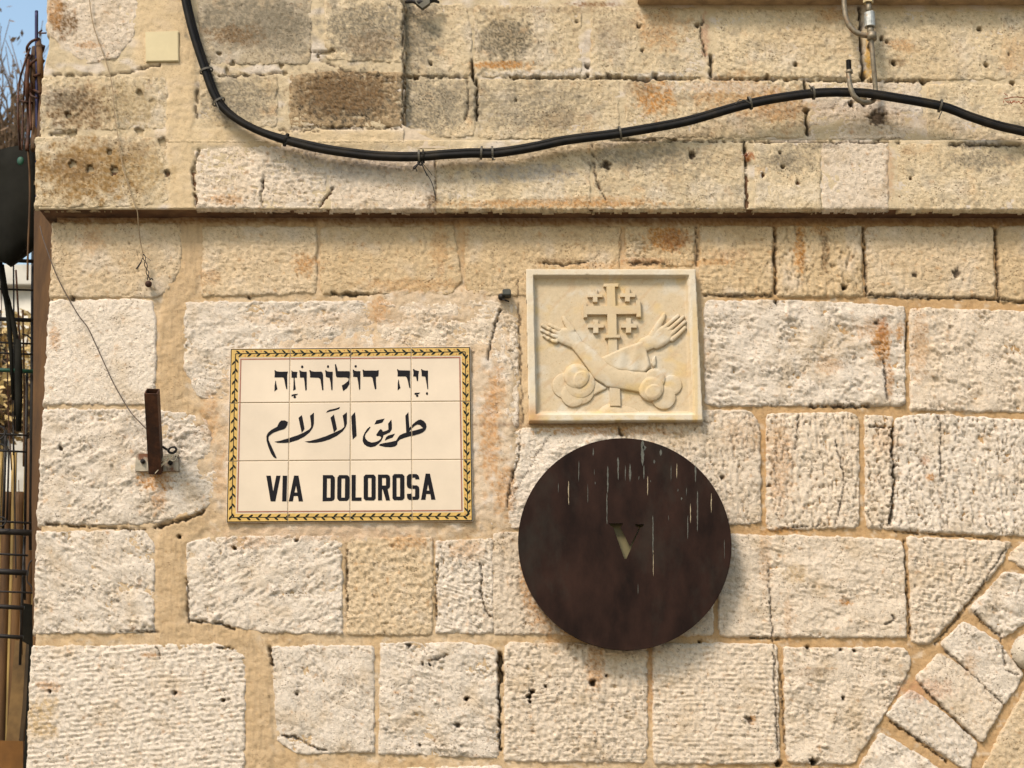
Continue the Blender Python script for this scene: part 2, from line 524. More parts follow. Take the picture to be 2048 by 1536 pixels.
# stains of the stones, with ledge, cable and disc shade painted in: u, v, radius u, radius v, colour, strength, edge noise scale
STAINS_SHADE = [
    (300, 437, 330, 14, (0.27, 0.155, 0.075), .8, 22), (900, 438, 420, 14, (0.27, 0.155, 0.075), .8, 22), (1500, 439, 420, 14, (0.27, 0.155, 0.075), .8, 22), (2100, 440, 420, 14, (0.27, 0.155, 0.075), .8, 22),  # brown under the ledge: water stain plus its shadow deepened in the colour
    (125, 45, 28, 38, BROWN, .9, 18), (110, 20, 18, 40, ORANGE, .5, 18), (160, 215, 75, 48, BROWN, .75, 20), (130, 200, 60, 26, BLACK, .5, 12), (260, 210, 60, 50, (0.34, 0.25, 0.13), .6, 18), (270, 345, 70, 60, (0.36, 0.25, 0.12), .7, 20), (230, 300, 100, 30, BROWN, .4, 14),
    (165, 345, 110, 66, (0.27, 0.165, 0.065), 1.0, 24), (150, 335, 60, 30, BROWN, .55, 10), (180, 90, 30, 8, ORANGE, .5, 10),
    (500, 40, 120, 56, GREY, 1.0, 30), (480, 70, 70, 24, BROWN, .7, 14), (570, 60, 70, 60, GREY, .8, 18), (730, 60, 90, 70, GREY, .9, 20), (740, 90, 60, 30, BROWN, .4, 12),
    (690, 195, 110, 58, BLACK, .9, 11), (690, 185, 105, 50, BROWN, .7, 17), (480, 200, 85, 55, GREY, .7, 20), (640, 340, 120, 40, (0.40, 0.36, 0.31), .5, 20),  # last patch: soft grey shadow of the cable painted in
    (840, 60, 46, 80, GREY, .9, 18), (860, 210, 70, 70, GREY, .8, 16), (1010, 80, 65, 48, (0.15, 0.125, 0.085), .85, 13), (930, 200, 60, 50, GREY, .5, 20), (1000, 130, 70, 9, ORANGE, .8, 9),
    (1060, 215, 130, 55, GREY, .6, 22), (1130, 240, 70, 24, BROWN, .3, 10), (1320, 60, 60, 50, ORANGE, .4, 28), (1220, 70, 50, 40, BROWN, .3, 20), (1310, 195, 45, 40, ORANGE, .75, 18),
    (1280, 175, 40, 18, BROWN, .4, 10), (1470, 190, 120, 45, ORANGE, .45, 22), (1560, 215, 60, 40, ORANGE, .45, 20), (1440, 175, 150, 14, PALE, .4, 12),
    (1800, 90, 30, 15, ORANGE, .5, 10), (1795, 125, 20, 12, BROWN, .6, 8), (1300, 320, 150, 26, GREY, .65, 20), (1040, 345, 140, 22, (0.32, 0.30, 0.28), .5, 22),  # last patch: cable shadow on the ledge course, put into the colour
    (1580, 320, 70, 30, GREY, .6, 16), (1960, 320, 80, 20, GREY, .7, 12), (1950, 290, 60, 8, BLACK, .6, 8), (1640, 290, 60, 8, BLACK, .5, 8), (1560, 320, 30, 14, BLACK, .4, 8),
    (740, 340, 80, 16, (0.34, 0.31, 0.29), .45, 18), (1100, 408, 260, 9, ORANGE, .6, 9), (865, 400, 14, 22, BROWN, .8, 8), (1190, 400, 120, 10, ORANGE, .35, 10),  # first patch continues the painted cable shadow
    (450, 400, 40, 12, ORANGE, .5, 9), (700, 305, 60, 20, CREAM, .5, 14), (1760, 235, 22, 16, BLACK, .55, 9), (1500, 312, 12, 10, RED, .9, 6),
    (1410, 70, 9, 50, (0.42, 0.25, 0.16), .7, 8), (1330, 478, 45, 28, ORANGE, .85, 12), (1350, 480, 30, 26, RED, .55, 9), (1420, 525, 60, 8, ORANGE, .5, 8),
    (1600, 500, 12, 60, ORANGE, .8, 9), (1650, 500, 10, 60, BROWN, .6, 9), (1640, 460, 20, 14, ORANGE, .5, 8), (1460, 510, 50, 14, RED, .25, 8), (1240, 570, 120, 26, ORANGE, .25, 18),
    (610, 530, 28, 26, ORANGE, .6, 12), (420, 555, 25, 20, ORANGE, .35, 12), (185, 478, 30, 30, ORANGE, .35, 12), (880, 500, 20, 60, ORANGE, .35, 12),
    (925, 470, 14, 60, (0.46, 0.28, 0.13), .6, 12), (1244, 490, 8, 40, (0.46, 0.28, 0.13), .6, 8), (820, 570, 120, 16, ORANGE, .35, 12),
    (1762, 690, 22, 42, ORANGE, .95, 10), (1745, 660, 45, 26, ORANGE, .4, 16), (1765, 660, 12, 30, RED, .6, 8), (1780, 760, 9, 40, ORANGE, .6, 8), (1800, 665, 10, 18, ORANGE, .7, 7),
    (1840, 690, 20, 80, ORANGE, .4, 12), (1640, 690, 90, 40, TAN, .35, 22), (1660, 730, 30, 20, ORANGE, .35, 10), (1560, 930, 30, 100, ORANGE, .4, 14), (1500, 870, 60, 40, ORANGE, .2, 16),
    (1850, 920, 12, 12, RED, .5, 6), (1860, 955, 12, 8, ORANGE, .8, 6), (1770, 880, 30, 40, ORANGE, .25, 10), (1010, 980, 26, 60, ORANGE, .5, 12), (980, 870, 22, 110, ORANGE, .55, 14),
    (995, 780, 20, 50, ORANGE, .45, 12), (1060, 1150, 22, 70, ORANGE, .7, 9), (1110, 1230, 60, 40, ORANGE, .6, 14), (1190, 1330, 22, 60, ORANGE, .55, 11), (1150, 1280, 70, 18, (0.35, 0.19, 0.07), .55, 12),
    (1300, 1360, 8, 90, (0.38, 0.2, 0.08), .6, 9), (310, 960, 40, 26, ORANGE, .75, 12), (320, 1000, 18, 26, ORANGE, .5, 10), (310, 935, 50, 12, (0.5, 0.33, 0.1), .5, 9),
    (420, 830, 20, 60, ORANGE, .35, 14), (440, 950, 14, 60, ORANGE, .3, 12), (80, 1440, 40, 60, (0.52, 0.38, 0.22), .8, 30), (100, 1372, 26, 12, ORANGE, .5, 10), (300, 1310, 20, 6, ORANGE, .6, 6),
    (355, 1388, 16, 8, ORANGE, .35, 8), (1210, 862, 160, 10, ORANGE, .55, 9), (1230, 532, 160, 8, (0.5, 0.3, 0.14), .5, 9), (1290, 522, 60, 8, RED, .5, 6), (1110, 522, 50, 7, BROWN, .55, 6),
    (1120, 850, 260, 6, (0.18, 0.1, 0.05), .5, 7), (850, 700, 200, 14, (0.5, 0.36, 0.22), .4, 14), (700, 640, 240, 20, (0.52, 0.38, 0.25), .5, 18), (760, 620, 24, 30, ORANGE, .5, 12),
    (640, 1065, 220, 18, (0.52, 0.37, 0.25), .6, 14), (820, 1085, 60, 16, ORANGE, .5, 12), (930, 1100, 40, 24, ORANGE, .35, 12), (500, 1085, 60, 14, ORANGE, .3, 12), (110, 675, 12, 30, ORANGE, .5, 10),
    (1592, 1150, 26, 20, TAN, .6, 10), (1690, 1205, 16, 8, ORANGE, .8, 6), (1576, 1240, 10, 60, ORANGE, .3, 8), (1570, 1060, 40, 6, ORANGE, .7, 6), (1505, 1440, 9, 10, ORANGE, .7, 5),
    (1620, 1345, 50, 12, BROWN, .35, 9), (1850, 1380, 60, 26, (0.45, 0.22, 0.12), .4, 14), (1530, 1110, 14, 80, ORANGE, .3, 8), (1460, 1150, 40, 50, GREY, .35, 14), (1940, 1330, 16, 30, ORANGE, .3, 8),  # grey patch beside the disc paints in its soft shadow
    (1780, 250, 120, 30, TAN, .2, 20), (1860, 120, 100, 60, TAN, .25, 30), (1590, 80, 90, 50, TAN, .3, 26), (2030, 110, 40, 50, ORANGE, .25, 14), (1830, 230, 14, 40, PALE, .5, 9),
    (905, 375, 60, 26, PALE, .3, 14), (1780, 345, 10, 60, (0.45, 0.30, 0.18), .7, 7), (1738, 118, 9, 45, (0.55, 0.32, 0.08), .9, 6), (1670, 30, 40, 16, ORANGE, .4, 10), (1100, 20, 200, 8, BROWN, .35, 8),
    (1190, 8, 60, 6, (0.2, .1, .04), .7, 6), (1160, 140, 30, 6, PALE, .6, 8), (1320, 150, 60, 6, PALE, .7, 7), (1090, 148, 140, 8, PALE, .6, 10), (480, 250, 100, 8, CREAM, .4, 10),
]


def stains_shade(U, V, c):
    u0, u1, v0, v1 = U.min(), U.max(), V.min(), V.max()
    for (a, b, ru, rv, col, s, ns) in STAINS_SHADE:
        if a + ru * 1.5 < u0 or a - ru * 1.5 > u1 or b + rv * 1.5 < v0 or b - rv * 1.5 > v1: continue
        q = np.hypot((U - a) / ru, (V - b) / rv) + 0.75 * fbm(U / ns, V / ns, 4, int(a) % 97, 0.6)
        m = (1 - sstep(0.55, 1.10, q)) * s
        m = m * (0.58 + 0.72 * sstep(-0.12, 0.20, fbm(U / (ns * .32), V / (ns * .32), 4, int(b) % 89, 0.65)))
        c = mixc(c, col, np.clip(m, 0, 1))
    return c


TONES = {'W': (0.645, 0.555, 0.45), 'P': (0.625, 0.52, 0.40), 'Y': (0.55, 0.41, 0.245), 'T': (0.575, 0.445, 0.29),
         'G': (0.43, 0.35, 0.24), 'U': (0.575, 0.46, 0.30), 'B': (0.36, 0.26, 0.15)}


def stone_col(U, V, tone, k, seed):
    base = np.array(TONES[tone], np.float32)
    rv = random.Random(seed).uniform(-1, 1)
    c = np.ones(U.shape + (3,), np.float32) * base * (1 + 0.05 * rv)
    n = fbm(U / 70, V / 70, 3, 3)
    c = mixc(c, TAN, np.clip(0.35 * sstep(0.0, 0.7, n), 0, 1))
    c = mixc(c, PALE, np.clip(0.35 * sstep(0.0, 0.7, -n), 0, 1) if tone in 'UGYT' else 0 * n)
    n2 = fbm(U / 16, V / 16, 4, 23)
    c = mixc(c, ORANGE if tone in 'WPYT' else GREY, np.clip(0.55 * sstep(0.32, 0.8, n2), 0, 1))
    n3 = fbm(U / 5, V / 5, 3, 41)
    c = mixc(c, BROWN, np.clip((0.8 if tone in 'GUB' else 0.45) * sstep(0.30 if tone in 'GU' else 0.38, 0.72, n3), 0, 1))
    if tone in 'GU':
        n4 = fbm(U / 34, V / 26, 4, 61)
        c = mixc(c, (0.27, 0.225, 0.16), np.clip(0.6 * sstep(0.05, 0.7, n4), 0, 1))
        c = mixc(c, ORANGE, np.clip(0.35 * sstep(0.2, 0.8, fbm(U / 40, V / 40, 4, 62)), 0, 1))
    c = c * (1 + 0.14 * fbm(U / 7, V / 7, 2, 59))[..., None]
    c = stains_shade(U, V, c)
    return mixc(c, (0.05, 0.032, 0.02), np.clip(k, 0, 0.9))  # holes and cracks darkened by colour: dirt and the shade inside them


def polysd(U, V, poly, k=5.0):
    """smooth rounded convex outline; negative inside"""
    cx = sum(p[0] for p in poly) / len(poly); cy = sum(p[1] for p in poly) / len(poly)
    acc = 0
    n = len(poly)
    for i in range(n):
        a, b = poly[i], poly[(i + 1) % n]
        ex, ey = b[0] - a[0], b[1] - a[1]
        L = math.hypot(ex, ey)
        nx, ny = ey / L, -ex / L
        if (cx - a[0]) * nx + (cy - a[1]) * ny > 0: nx, ny = -nx, -ny
        acc = acc + np.exp(np.clip(((U - a[0]) * nx + (V - a[1]) * ny) / k, -60, 60))
    return k * np.log(acc)


def grid_mesh(name, U, V, h, keep, y0, cols, mat, parent, skirt):
    """height field on the plane y0 with side walls going back by skirt"""
    ny, nx = U.shape
    cell = keep[:-1, :-1] & keep[1:, :-1] & keep[:-1, 1:] & keep[1:, 1:]
    if not cell.any(): return None
    idx = np.arange(ny * nx).reshape(ny, nx)
    a = idx[:-1, :-1][cell]; b = idx[1:, :-1][cell]; c = idx[1:, 1:][cell]; d = idx[:-1, 1:][cell]
    quads = np.stack([a, b, c, d], 1)
    pc = np.pad(cell, 1)
    E = []
    inn = pc[1:-1, 1:-1]
    L = inn & ~pc[1:-1, :-2]; R = inn & ~pc[1:-1, 2:]; T = inn & ~pc[:-2, 1:-1]; B = inn & ~pc[2:, 1:-1]
    E.append(np.stack([idx[:-1, :-1][L], idx[1:, :-1][L]], 1))
    E.append(np.stack([idx[1:, 1:][R], idx[:-1, 1:][R]], 1))
    E.append(np.stack([idx[:-1, 1:][T], idx[:-1, :-1][T]], 1))
    E.append(np.stack([idx[1:, :-1][B], idx[1:, 1:][B]], 1))
    E = np.concatenate(E)
    X, Z = P(U, V, y0)
    co = np.stack([X, y0 - h, Z], -1).reshape(-1, 3)
    bverts = np.unique(E)
    mp = np.full(ny * nx, -1); mp[bverts] = np.arange(len(bverts)) + ny * nx
    bc = co[bverts].copy(); bc[:, 1] = y0 + skirt
    co = np.concatenate([co, bc])
    sk = np.stack([E[:, 0], mp[E[:, 0]], mp[E[:, 1]], E[:, 1]], 1)
    quads = np.concatenate([quads, sk])
    cc = cols.reshape(-1, 3)
    cc = np.concatenate([cc, cc[bverts]])
    used = np.unique(quads)
    re = np.zeros(len(co), np.int64); re[used] = np.arange(len(used))
    return mesh_np(name, co[used], re[quads], mat, parent, cc[used])


# ------------------------------------------------------------------ the wall
SIGN_BACK = 0.004
Y_LOW, Y_REC, Y_LEDGE = 0.0, -0.032, -0.060

# wall: an empty at its foot, every stone and every sheet of mortar a child
wx, _ = P(60, 1536, 0)
wall = empty('stone_wall', (float(wx), 0, 0), 'old cream limestone block wall that fills the photo, corner at its left end and a ledge across the top', 'wall')


def texture(U, V, ty, ang, amp, seed):
    rq = random.Random(seed * 7 + 1)
    fq = rq.uniform(0.9, 1.5); amp = amp * rq.uniform(0.95, 1.45); ang = ang + rq.uniform(-.15, .15)
    ca, sa = math.cos(ang), math.sin(ang)
    xr = U * ca + V * sa; yr = -U * sa + V * ca
    o = seed * 31.7
    big = fbm(U / 95 + o, V / 95, 2, 5) * 0.0042
    if ty == 'rough':
        w1 = fbm((xr + 6 * gnoise(U / 30, V / 30, 8)) / 26 * fq + o, yr / 8.5 * fq, 3, 11)
        w2 = fbm(U / 11 * fq + o, V / 11 * fq, 3, 19)
        w3 = gnoise(U / 40 + o, V / 34, 29)
        pits = np.clip(fbm(U / 13 + o, V / 10, 3, 31) - 0.34, 0, 1)
        w4 = fbm((xr + 3 * w3) / 9 + o, yr / 5.2, 2, 43)
        mk = np.clip(0.62 + 0.8 * gnoise(U / 48 + o, V / 40, 47), 0.15, 1.15)
        w5 = fbm((xr + 9 * w3) / 44 + o, yr / 15, 3, 53)
        return big + amp * (0.0030 * w3 + mk * (0.0034 * w5 + 0.0022 * w1 + 0.0026 * w2 + 0.0019 * w4 - 0.0042 * np.exp(-np.abs(w1) / 0.07) - 0.0035 * np.exp(-np.abs(w5) / 0.035) - 0.011 * pits))
    if ty == 'pitted':
        w2 = fbm((xr + 5 * gnoise(U / 25, V / 25, 8)) / 34 * fq + o, yr / 9 * fq, 4, 19, 0.6)
        cr = np.abs(fbm(xr / 80 + o, yr / 20, 3, 37))
        pits = np.clip(fbm(U / 8 + o, V / 8, 2, 31) - 0.22, 0, 1)
        w4 = fbm(U / 6.5 + o, V / 6.5, 2, 43)
        return big + amp * (0.0034 * w2 + 0.0012 * w4 - 0.010 * pits - 0.0060 * (1 - sstep(0, 0.06, cr)))
    if ty == 'comb' or ty == 'wave':
        per = 6.4 if ty == 'comb' else 9.5
        ph = (yr + 5 * gnoise(U / 60 + o, V / 60, 13)) / per
        s = np.sin(2 * math.pi * ph)
        g = np.clip(0.45 + 0.9 * fbm(U / 30 + o, V / 30, 2, 17), 0, 1)
        w2 = fbm(U / 10 + o, V / 10, 3, 19)
        am = 0.0010 if ty == 'comb' else 0.0012
        pits = np.clip(fbm(U / 9 + o, V / 9, 2, 31) - 0.42, 0, 1)
        return big * 0.6 + amp * (am * s * g + 0.0021 * w2 + 0.0009 * gnoise(U / 4.5, V / 4.5, 44) - 0.008 * pits)
    w2 = fbm(U / 12 + o, V / 12, 4, 19)
    pits = np.clip(fbm(U / 9 + o, V / 9, 2, 31) - 0.45, 0, 1)
    return big * 0.6 + amp * (0.0019 * w2 + 0.0010 * gnoise(U / 5, V / 5, 44) - 0.009 * pits)


SID = [0]


def stone(poly, y0, tone='W', ty='rough', ang=-0.2, amp=1.0, step=2.6, prot=0.0, k=3.4, edge=4.6, name='stone', label=None, grow=6.5, skirt=0.10):
    SID[0] += 1
    seed = SID[0]
    us = [p[0] for p in poly]; vs = [p[1] for p in poly]
    u = np.arange(min(us) - 8, max(us) + 8 + step, step); v = np.arange(min(vs) - 8, max(vs) + 8 + step, step)
    U, V = np.meshgrid(u, v)
    sdn = polysd(U, V, poly, k) + 2.6 * gnoise(U / 22, V / 22, seed) + 1.5 * gnoise(U / 7, V / 7, seed + 3)
    t = grow - sdn
    hh = texture(U, V, ty, ang, amp, seed)
    ed = sstep(-1, edge, t)
    d, kk = carve(U, V)
    chipn = np.clip(fbm(U / 16, V / 16, 3, seed + 9) - 0.05, 0, 1)
    prot = 0.0022 if y0 == 0 else 0.0008
    h = prot + hh * sstep(0, 8, t) - 0.016 * (1 - ed) - (0.0012 + 0.012 * chipn) * np.exp(-np.clip(t, 0, None) / 7.0) - d
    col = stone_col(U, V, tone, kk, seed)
    o = grid_mesh(name, U, V, h, t > -1.5, y0, col, M_stone, wall, skirt)
    if label and o: o['label'] = label
    return o


def ul(v):      # photo column of the wall's left corner
    v = np.asarray(v, float)
    return np.where(v < 425, np.interp(v, [-700, 0, 100, 140, 200, 280, 425], [100, 98, 92, 82, 80, 76, 72]),
                    np.interp(v, [425, 600, 800, 1000, 1200, 1300, 1536, 3300], [109, 101, 90, 79, 71, 64, 55, -40]))


R = [  # poly, y, tone, type, angle, amp
    # quoins of the lower wall
    ([(108, 447), (358, 450), (361, 530), (338, 578), (318, 592), (103, 592)], 0, 'T', 'smooth', 0, 1.1),
    ([(101, 603), (300, 600), (311, 640), (309, 770), (300, 806), (90, 806)], 0, 'W', 'wave', -0.7, .7),
    ([(89, 820), (345, 822), (408, 838), (432, 900), (430, 985), (405, 1022), (300, 1046), (77, 1046)], 0, 'W', 'rough', -0.35, 1.2),
    ([(76, 1066), (290, 1062), (306, 1090), (305, 1262), (70, 1264)], 0, 'W', 'rough', 0.5, 1.1),
    ([(65, 1296), (440, 1290), (488, 1310), (484, 1620), (52, 1620)], 0, 'W', 'wave', -0.25, 1.2),
    # course under the ledge
    ([(408, 457), (630, 455), (631, 584), (405, 590)], 0, 'T', 'comb', 0, 1.2),
    ([(643, 456), (905, 455), (922, 560), (905, 586), (644, 586)], 0, 'Y', 'comb', -0.4, 1.1),
    ([(930, 455), (1240, 455), (1240, 520), (1235, 590), (935, 588)], 0, 'Y', 'comb', -0.5, 1.1),
    ([(1254, 455), (1386, 455), (1386, 530), (1254, 526)], 0, 'Y', 'pitted', 0, .8),
    ([(1403, 455), (1543, 455), (1543, 588), (1403, 587)], 0, 'Y', 'comb', .2, 1.5),
    ([(1557, 455), (1720, 455), (1722, 590), (1558, 590)], 0, 'Y', 'pitted', 1.4, 1.0),
    ([(1734, 455), (1984, 455), (1987, 593), (1736, 590)], 0, 'T', 'comb', -0.1, 1.2),
    ([(1998, 455), (2250, 455), (2255, 605), (2000, 598)], 0, 'Y', 'comb', .3, 1.0),
    # second course
    ([(372, 606), (745, 604), (745, 795), (400, 795), (370, 735)], 0, 'W', 'rough', -0.1, 1.0),
    ([(752, 606), (1000, 604), (1030, 640), (1028, 700), (760, 700)], 0, 'P', 'rough', .3, 1.0),
    ([(985, 620), (1032, 612), (1036, 850), (1020, 870), (985, 870)], 0, 'W', 'rough', 1.3, 1.0),
    ([(985, 880), (1040, 862), (1012, 1000), (1000, 1046), (985, 1046)], 0, 'W', 'rough', 1.3, .9),
    ([(1411, 603), (1660, 603), (1806, 614), (1808, 808), (1413, 808)], 0, 'W', 'rough', .15, 1.1),
    ([(1823, 615), (2100, 624), (2300, 630), (2300, 826), (1824, 817)], 0, 'P', 'rough', .45, 1.2),
    # third course
    ([(1046, 858), (1238, 858), (1238, 1053), (1020, 1053), (1020, 960)], 0, 'W', 'rough', -.3, 1.0),
    ([(1248, 860), (1400, 822), (1500, 823), (1518, 850), (1519, 1044), (1248, 1052)], 0, 'P', 'pitted', 1.2, .8),
    ([(1536, 829), (1700, 826), (1715, 835), (1716, 1052), (1536, 1056)], 0, 'P', 'pitted', 1.35, 1.0),
    ([(1734, 833), (1782, 833), (1783, 1056), (1734, 1052)], 0, 'P', 'pitted', 1.4, 1.1),
    ([(1791, 840), (1830, 828), (2010, 838), (2110, 846), (2110, 1070), (1880, 1064), (1788, 1058)], 0, 'W', 'pitted', 1.3, 1.0),
    # fourth course
    ([(375, 1088), (420, 1075), (680, 1072), (682, 1266), (520, 1262), (378, 1236)], 0, 'W', 'rough', -.45, .9),
    ([(696, 1078), (862, 1076), (862, 1268), (696, 1268)], 0, 'T', 'comb', 1.45, 1.6),
    ([(874, 1084), (983, 1080), (985, 1264), (876, 1264)], 0, 'W', 'comb', .2, 1.8),
    ([(989, 1066), (1200, 1064), (1424, 1066), (1424, 1268), (989, 1266)], 0, 'P', 'comb', -.4, 1.7),
    ([(1440, 1064), (1560, 1070), (1800, 1072), (1808, 1100), (1810, 1272), (1440, 1270)], 0, 'P', 'rough', .15, .95),
    ([(1820, 1076), (2018, 1086), (2002, 1135), (1945, 1195), (1892, 1258), (1868, 1286), (1828, 1284)], 0, 'P', 'comb', .3, 1.9),
    # fifth course
    ([(545, 1296), (745, 1292), (746, 1502), (600, 1506), (556, 1480)], 0, 'W', 'rough', 1.0, 1.0),
    ([(764, 1288), (940, 1286), (993, 1300), (996, 1514), (760, 1504)], 0, 'W', 'rough', .2, 1.1),
    ([(1012, 1288), (1292, 1290), (1292, 1522), (1012, 1520)], 0, 'P', 'comb', .05, 2.2),
    ([(1309, 1290), (1552, 1290), (1556, 1524), (1309, 1526)], 0, 'P', 'wave', .12, 1.2),
    ([(1571, 1298), (1810, 1298), (1822, 1322), (1810, 1362), (1755, 1450), (1712, 1524), (1576, 1524)], 0, 'P', 'rough', .1, 1.0),
    # sixth course, mostly under the frame
    ([(545, 1545), (1000, 1535), (1000, 1740), (545, 1740)], 0, 'W', 'rough', 0, 1),
    ([(1015, 1540), (1290, 1545), (1290, 1740), (1015, 1740)], 0, 'W', 'rough', 0, 1),
    ([(1305, 1548), (1560, 1545), (1560, 1740), (1305, 1740)], 0, 'W', 'rough', 0, 1),
    ([(1580, 1545), (1685, 1540), (1660, 1740), (1580, 1740)], 0, 'W', 'rough', 0, 1),
    ([(52, 1640), (525, 1640), (525, 1850), (45, 1850)], 0, 'W', 'rough', 0, 1),
]
ARCH = [
    ([(1890, 1288), (1930, 1250), (1996, 1290), (2040, 1350), (2008, 1400)], 'W', 'rough', .9),
    ([(1840, 1356), (1881, 1315), (1948, 1355), (2000, 1413), (1963, 1475), (1896, 1416)], 'P', 'wave', 1.0),
    ([(1780, 1433), (1820, 1386), (1888, 1432), (1948, 1488), (1934, 1532), (1893, 1514), (1828, 1464)], 'W', 'wave', 1.1),
    ([(1727, 1532), (1762, 1474), (1826, 1508), (1880, 1545), (1850, 1610), (1700, 1590)], 'W', 'rough', .8),
    ([(1950, 1216), (2014, 1150), (2062, 1158), (2060, 1232), (2004, 1268)], 'W', 'rough', .6),
    ([(2025, 1113), (2052, 1090), (2150, 1098), (2110, 1162)], 'P', 'rough', .6),
    ([(1968, 1545), (2052, 1388), (2160, 1380), (2200, 1700), (1890, 1700)], 'T', 'comb', .8),
    ([(1690, 1610), (1850, 1625), (1830, 1720), (1660, 1720)], 'W', 'rough', .5),
    ([(2085, 1190), (2180, 1200), (2200, 1360), (2080, 1360)], 'W', 'rough', .5),
    ([(2125, 1080), (2300, 1080), (2300, 1180), (2110, 1180)], 'W', 'rough', .5),
]
UP = [
    # ledge course
    ([(74, 277), (230, 272), (338, 282), (343, 330), (335, 402), (250, 412), (73, 412)], Y_LEDGE, 'U', 'smooth', 0, 1.2),
    ([(392, 300), (640, 288), (652, 300), (648, 414), (394, 414)], Y_LEDGE, 'P', 'pitted', 0, .6),
    ([(660, 300), (868, 310), (868, 416), (662, 416)], Y_LEDGE, 'P', 'comb', 0, 1.0),
    ([(874, 300), (1178, 290), (1178, 416), (874, 416)], Y_LEDGE, 'U', 'comb', 0, 1.0),
    ([(1190, 286), (1486, 286), (1490, 415), (1190, 416)], Y_LEDGE, 'U', 'comb', .2, 1.0),
    ([(1510, 287), (1640, 286), (1640, 415), (1512, 415)], Y_LEDGE, 'U', 'smooth', .2, 1.0),
    ([(1646, 287), (1775, 286), (1775, 415), (1646, 415)], Y_LEDGE, 'P', 'smooth', .2, 1.0),
    ([(1797, 288), (2260, 292), (2260, 416), (1799, 417)], Y_LEDGE, 'U', 'comb', .0, 1.0),
    # left part above the ledge
    ([(98, -60), (215, -60), (275, 0), (268, 70), (235, 112), (180, 128), (130, 100), (96, 60)], Y_LEDGE, 'P', 'smooth', 0, 1.3),
    ([(86, 156), (230, 152), (330, 156), (338, 200), (335, 256), (84, 258)], Y_LEDGE, 'U', 'smooth', 0, 1.4),
    ([(395, -60), (620, -60), (620, 126), (400, 128)], Y_LEDGE, 'G', 'smooth', 0, 1.0),
    ([(652, -60), (804, -60), (804, 122), (652, 118)], Y_LEDGE, 'U', 'comb', 1.5, .8),
    ([(400, 150), (553, 148), (553, 252), (402, 252)], Y_LEDGE, 'U', 'comb', 0, .9),
    ([(580, 150), (700, 142), (804, 146), (804, 252), (582, 252)], Y_LEDGE, 'B', 'pitted', 0, .6),
    # recess on the right
    ([(812, 12), (930, 10), (942, 60), (942, 148), (812, 149)], Y_REC, 'U', 'smooth', 0, .9),
    ([(950, 12), (1160, 10), (1163, 60), (1162, 152), (952, 152)], Y_REC, 'U', 'comb', 1.2, 1.3),
    ([(1184, 16), (1402, 18), (1404, 152), (1184, 153)], Y_REC, 'U', 'comb', .5, 1.0),
    ([(1432, 20), (1716, 22), (1722, 153), (1434, 153)], Y_REC, 'U', 'comb', .4, 1.0),
    ([(1740, 24), (2240, 24), (2240, 156), (1744, 158)], Y_REC, 'U', 'comb', .3, 1.0),
    ([(812, 160), (930, 160), (948, 200), (946, 272), (880, 274), (814, 250)], Y_REC, 'U', 'smooth', 0, .9),
    ([(960, 160), (1236, 160), (1236, 274), (960, 276)], Y_REC, 'U', 'comb', 0, .9),
    ([(1254, 162), (1604, 162), (1606, 274), (1254, 275)], Y_REC, 'U', 'comb', .7, 1.1),
    ([(1620, 166), (1842, 168), (1844, 276), (1621, 276)], Y_REC, 'P', 'pitted', 0, .6),
    ([(1856, 170), (2250, 172), (2250, 280), (1856, 280)], Y_REC, 'U', 'comb', 0, 1.1),
]
for poly, y, tone, ty, ang, amp in R:
    stone(poly, y, tone, ty, ang, amp)
for poly, tone, ty, ang in ARCH:
    stone(poly, 0, tone, ty, ang, 1.1, name='voussoir', k=3, grow=11)
for poly, y, tone, ty, ang, amp in UP:
    stone(poly, y, tone, ty, ang, amp, edge=5.0, k=2.5, grow=6.5, skirt=0.012 if poly[-1][1] > 395 else 0.06)


# courses that lie outside the picture, coarser
def course(u0, u1, v0, v1, y, tones, step=9.0, gap=16):
    rr = random.Random(int(v0 * 3 + u0))
    u = u0
    while u < u1:
        wd = rr.uniform(180, 360)
        e = min(u + wd, u1)
        if e - u > 60:
            stone([(u, v0), (e - gap, v0), (e - gap, v1), (u, v1)], y, rr.choice(tones), rr.choice(['rough', 'comb']), rr.uniform(-.5, .5), 1.0, step=step)
        u = e


for v0, v1 in ((455, 598), (622, 826), (846, 1068), (1090, 1290), (1310, 1530), (1550, 1750)):
    course(2270 if v0 < 600 else 2320, 2900, v0, v1, 0, 'WPT')
for v0, v1 in ((292, 415),):
    course(2275, 2900, v0, v1, Y_LEDGE, 'UP')
for v0, v1 in ((24, 156), (170, 280)):
    course(2262, 2900, v0, v1, Y_REC, 'UP')
for v0, v1 in ((1765, 1980), (2000, 2220), (2240, 2480), (2500, 2760), (2780, 3080)):
    course(float(ul(v0)) + 3, 2900, v0, v1, 0, 'WP', step=12)
for v0, v1 in ((-240, -75), (-420, -255)):
    course(98, 820, v0, v1, Y_LEDGE, 'UP')
    course(820, 2900, v0, v1, -0.03, 'UP')

# mortar -----------------------------------------------------------------
MORT = np.array((0.45, 0.315, 0.175), np.float32)
PLAST = (0.535, 0.42, 0.30)


def blob(U, V, a, b, ru, rv, p=4):
    return 1 - sstep(0.75, 1.25, (np.abs((U - a) / ru) ** p + np.abs((V - b) / rv) ** p) ** (1 / p) + 0.16 * fbm(U / 26, V / 26, 3, 71))


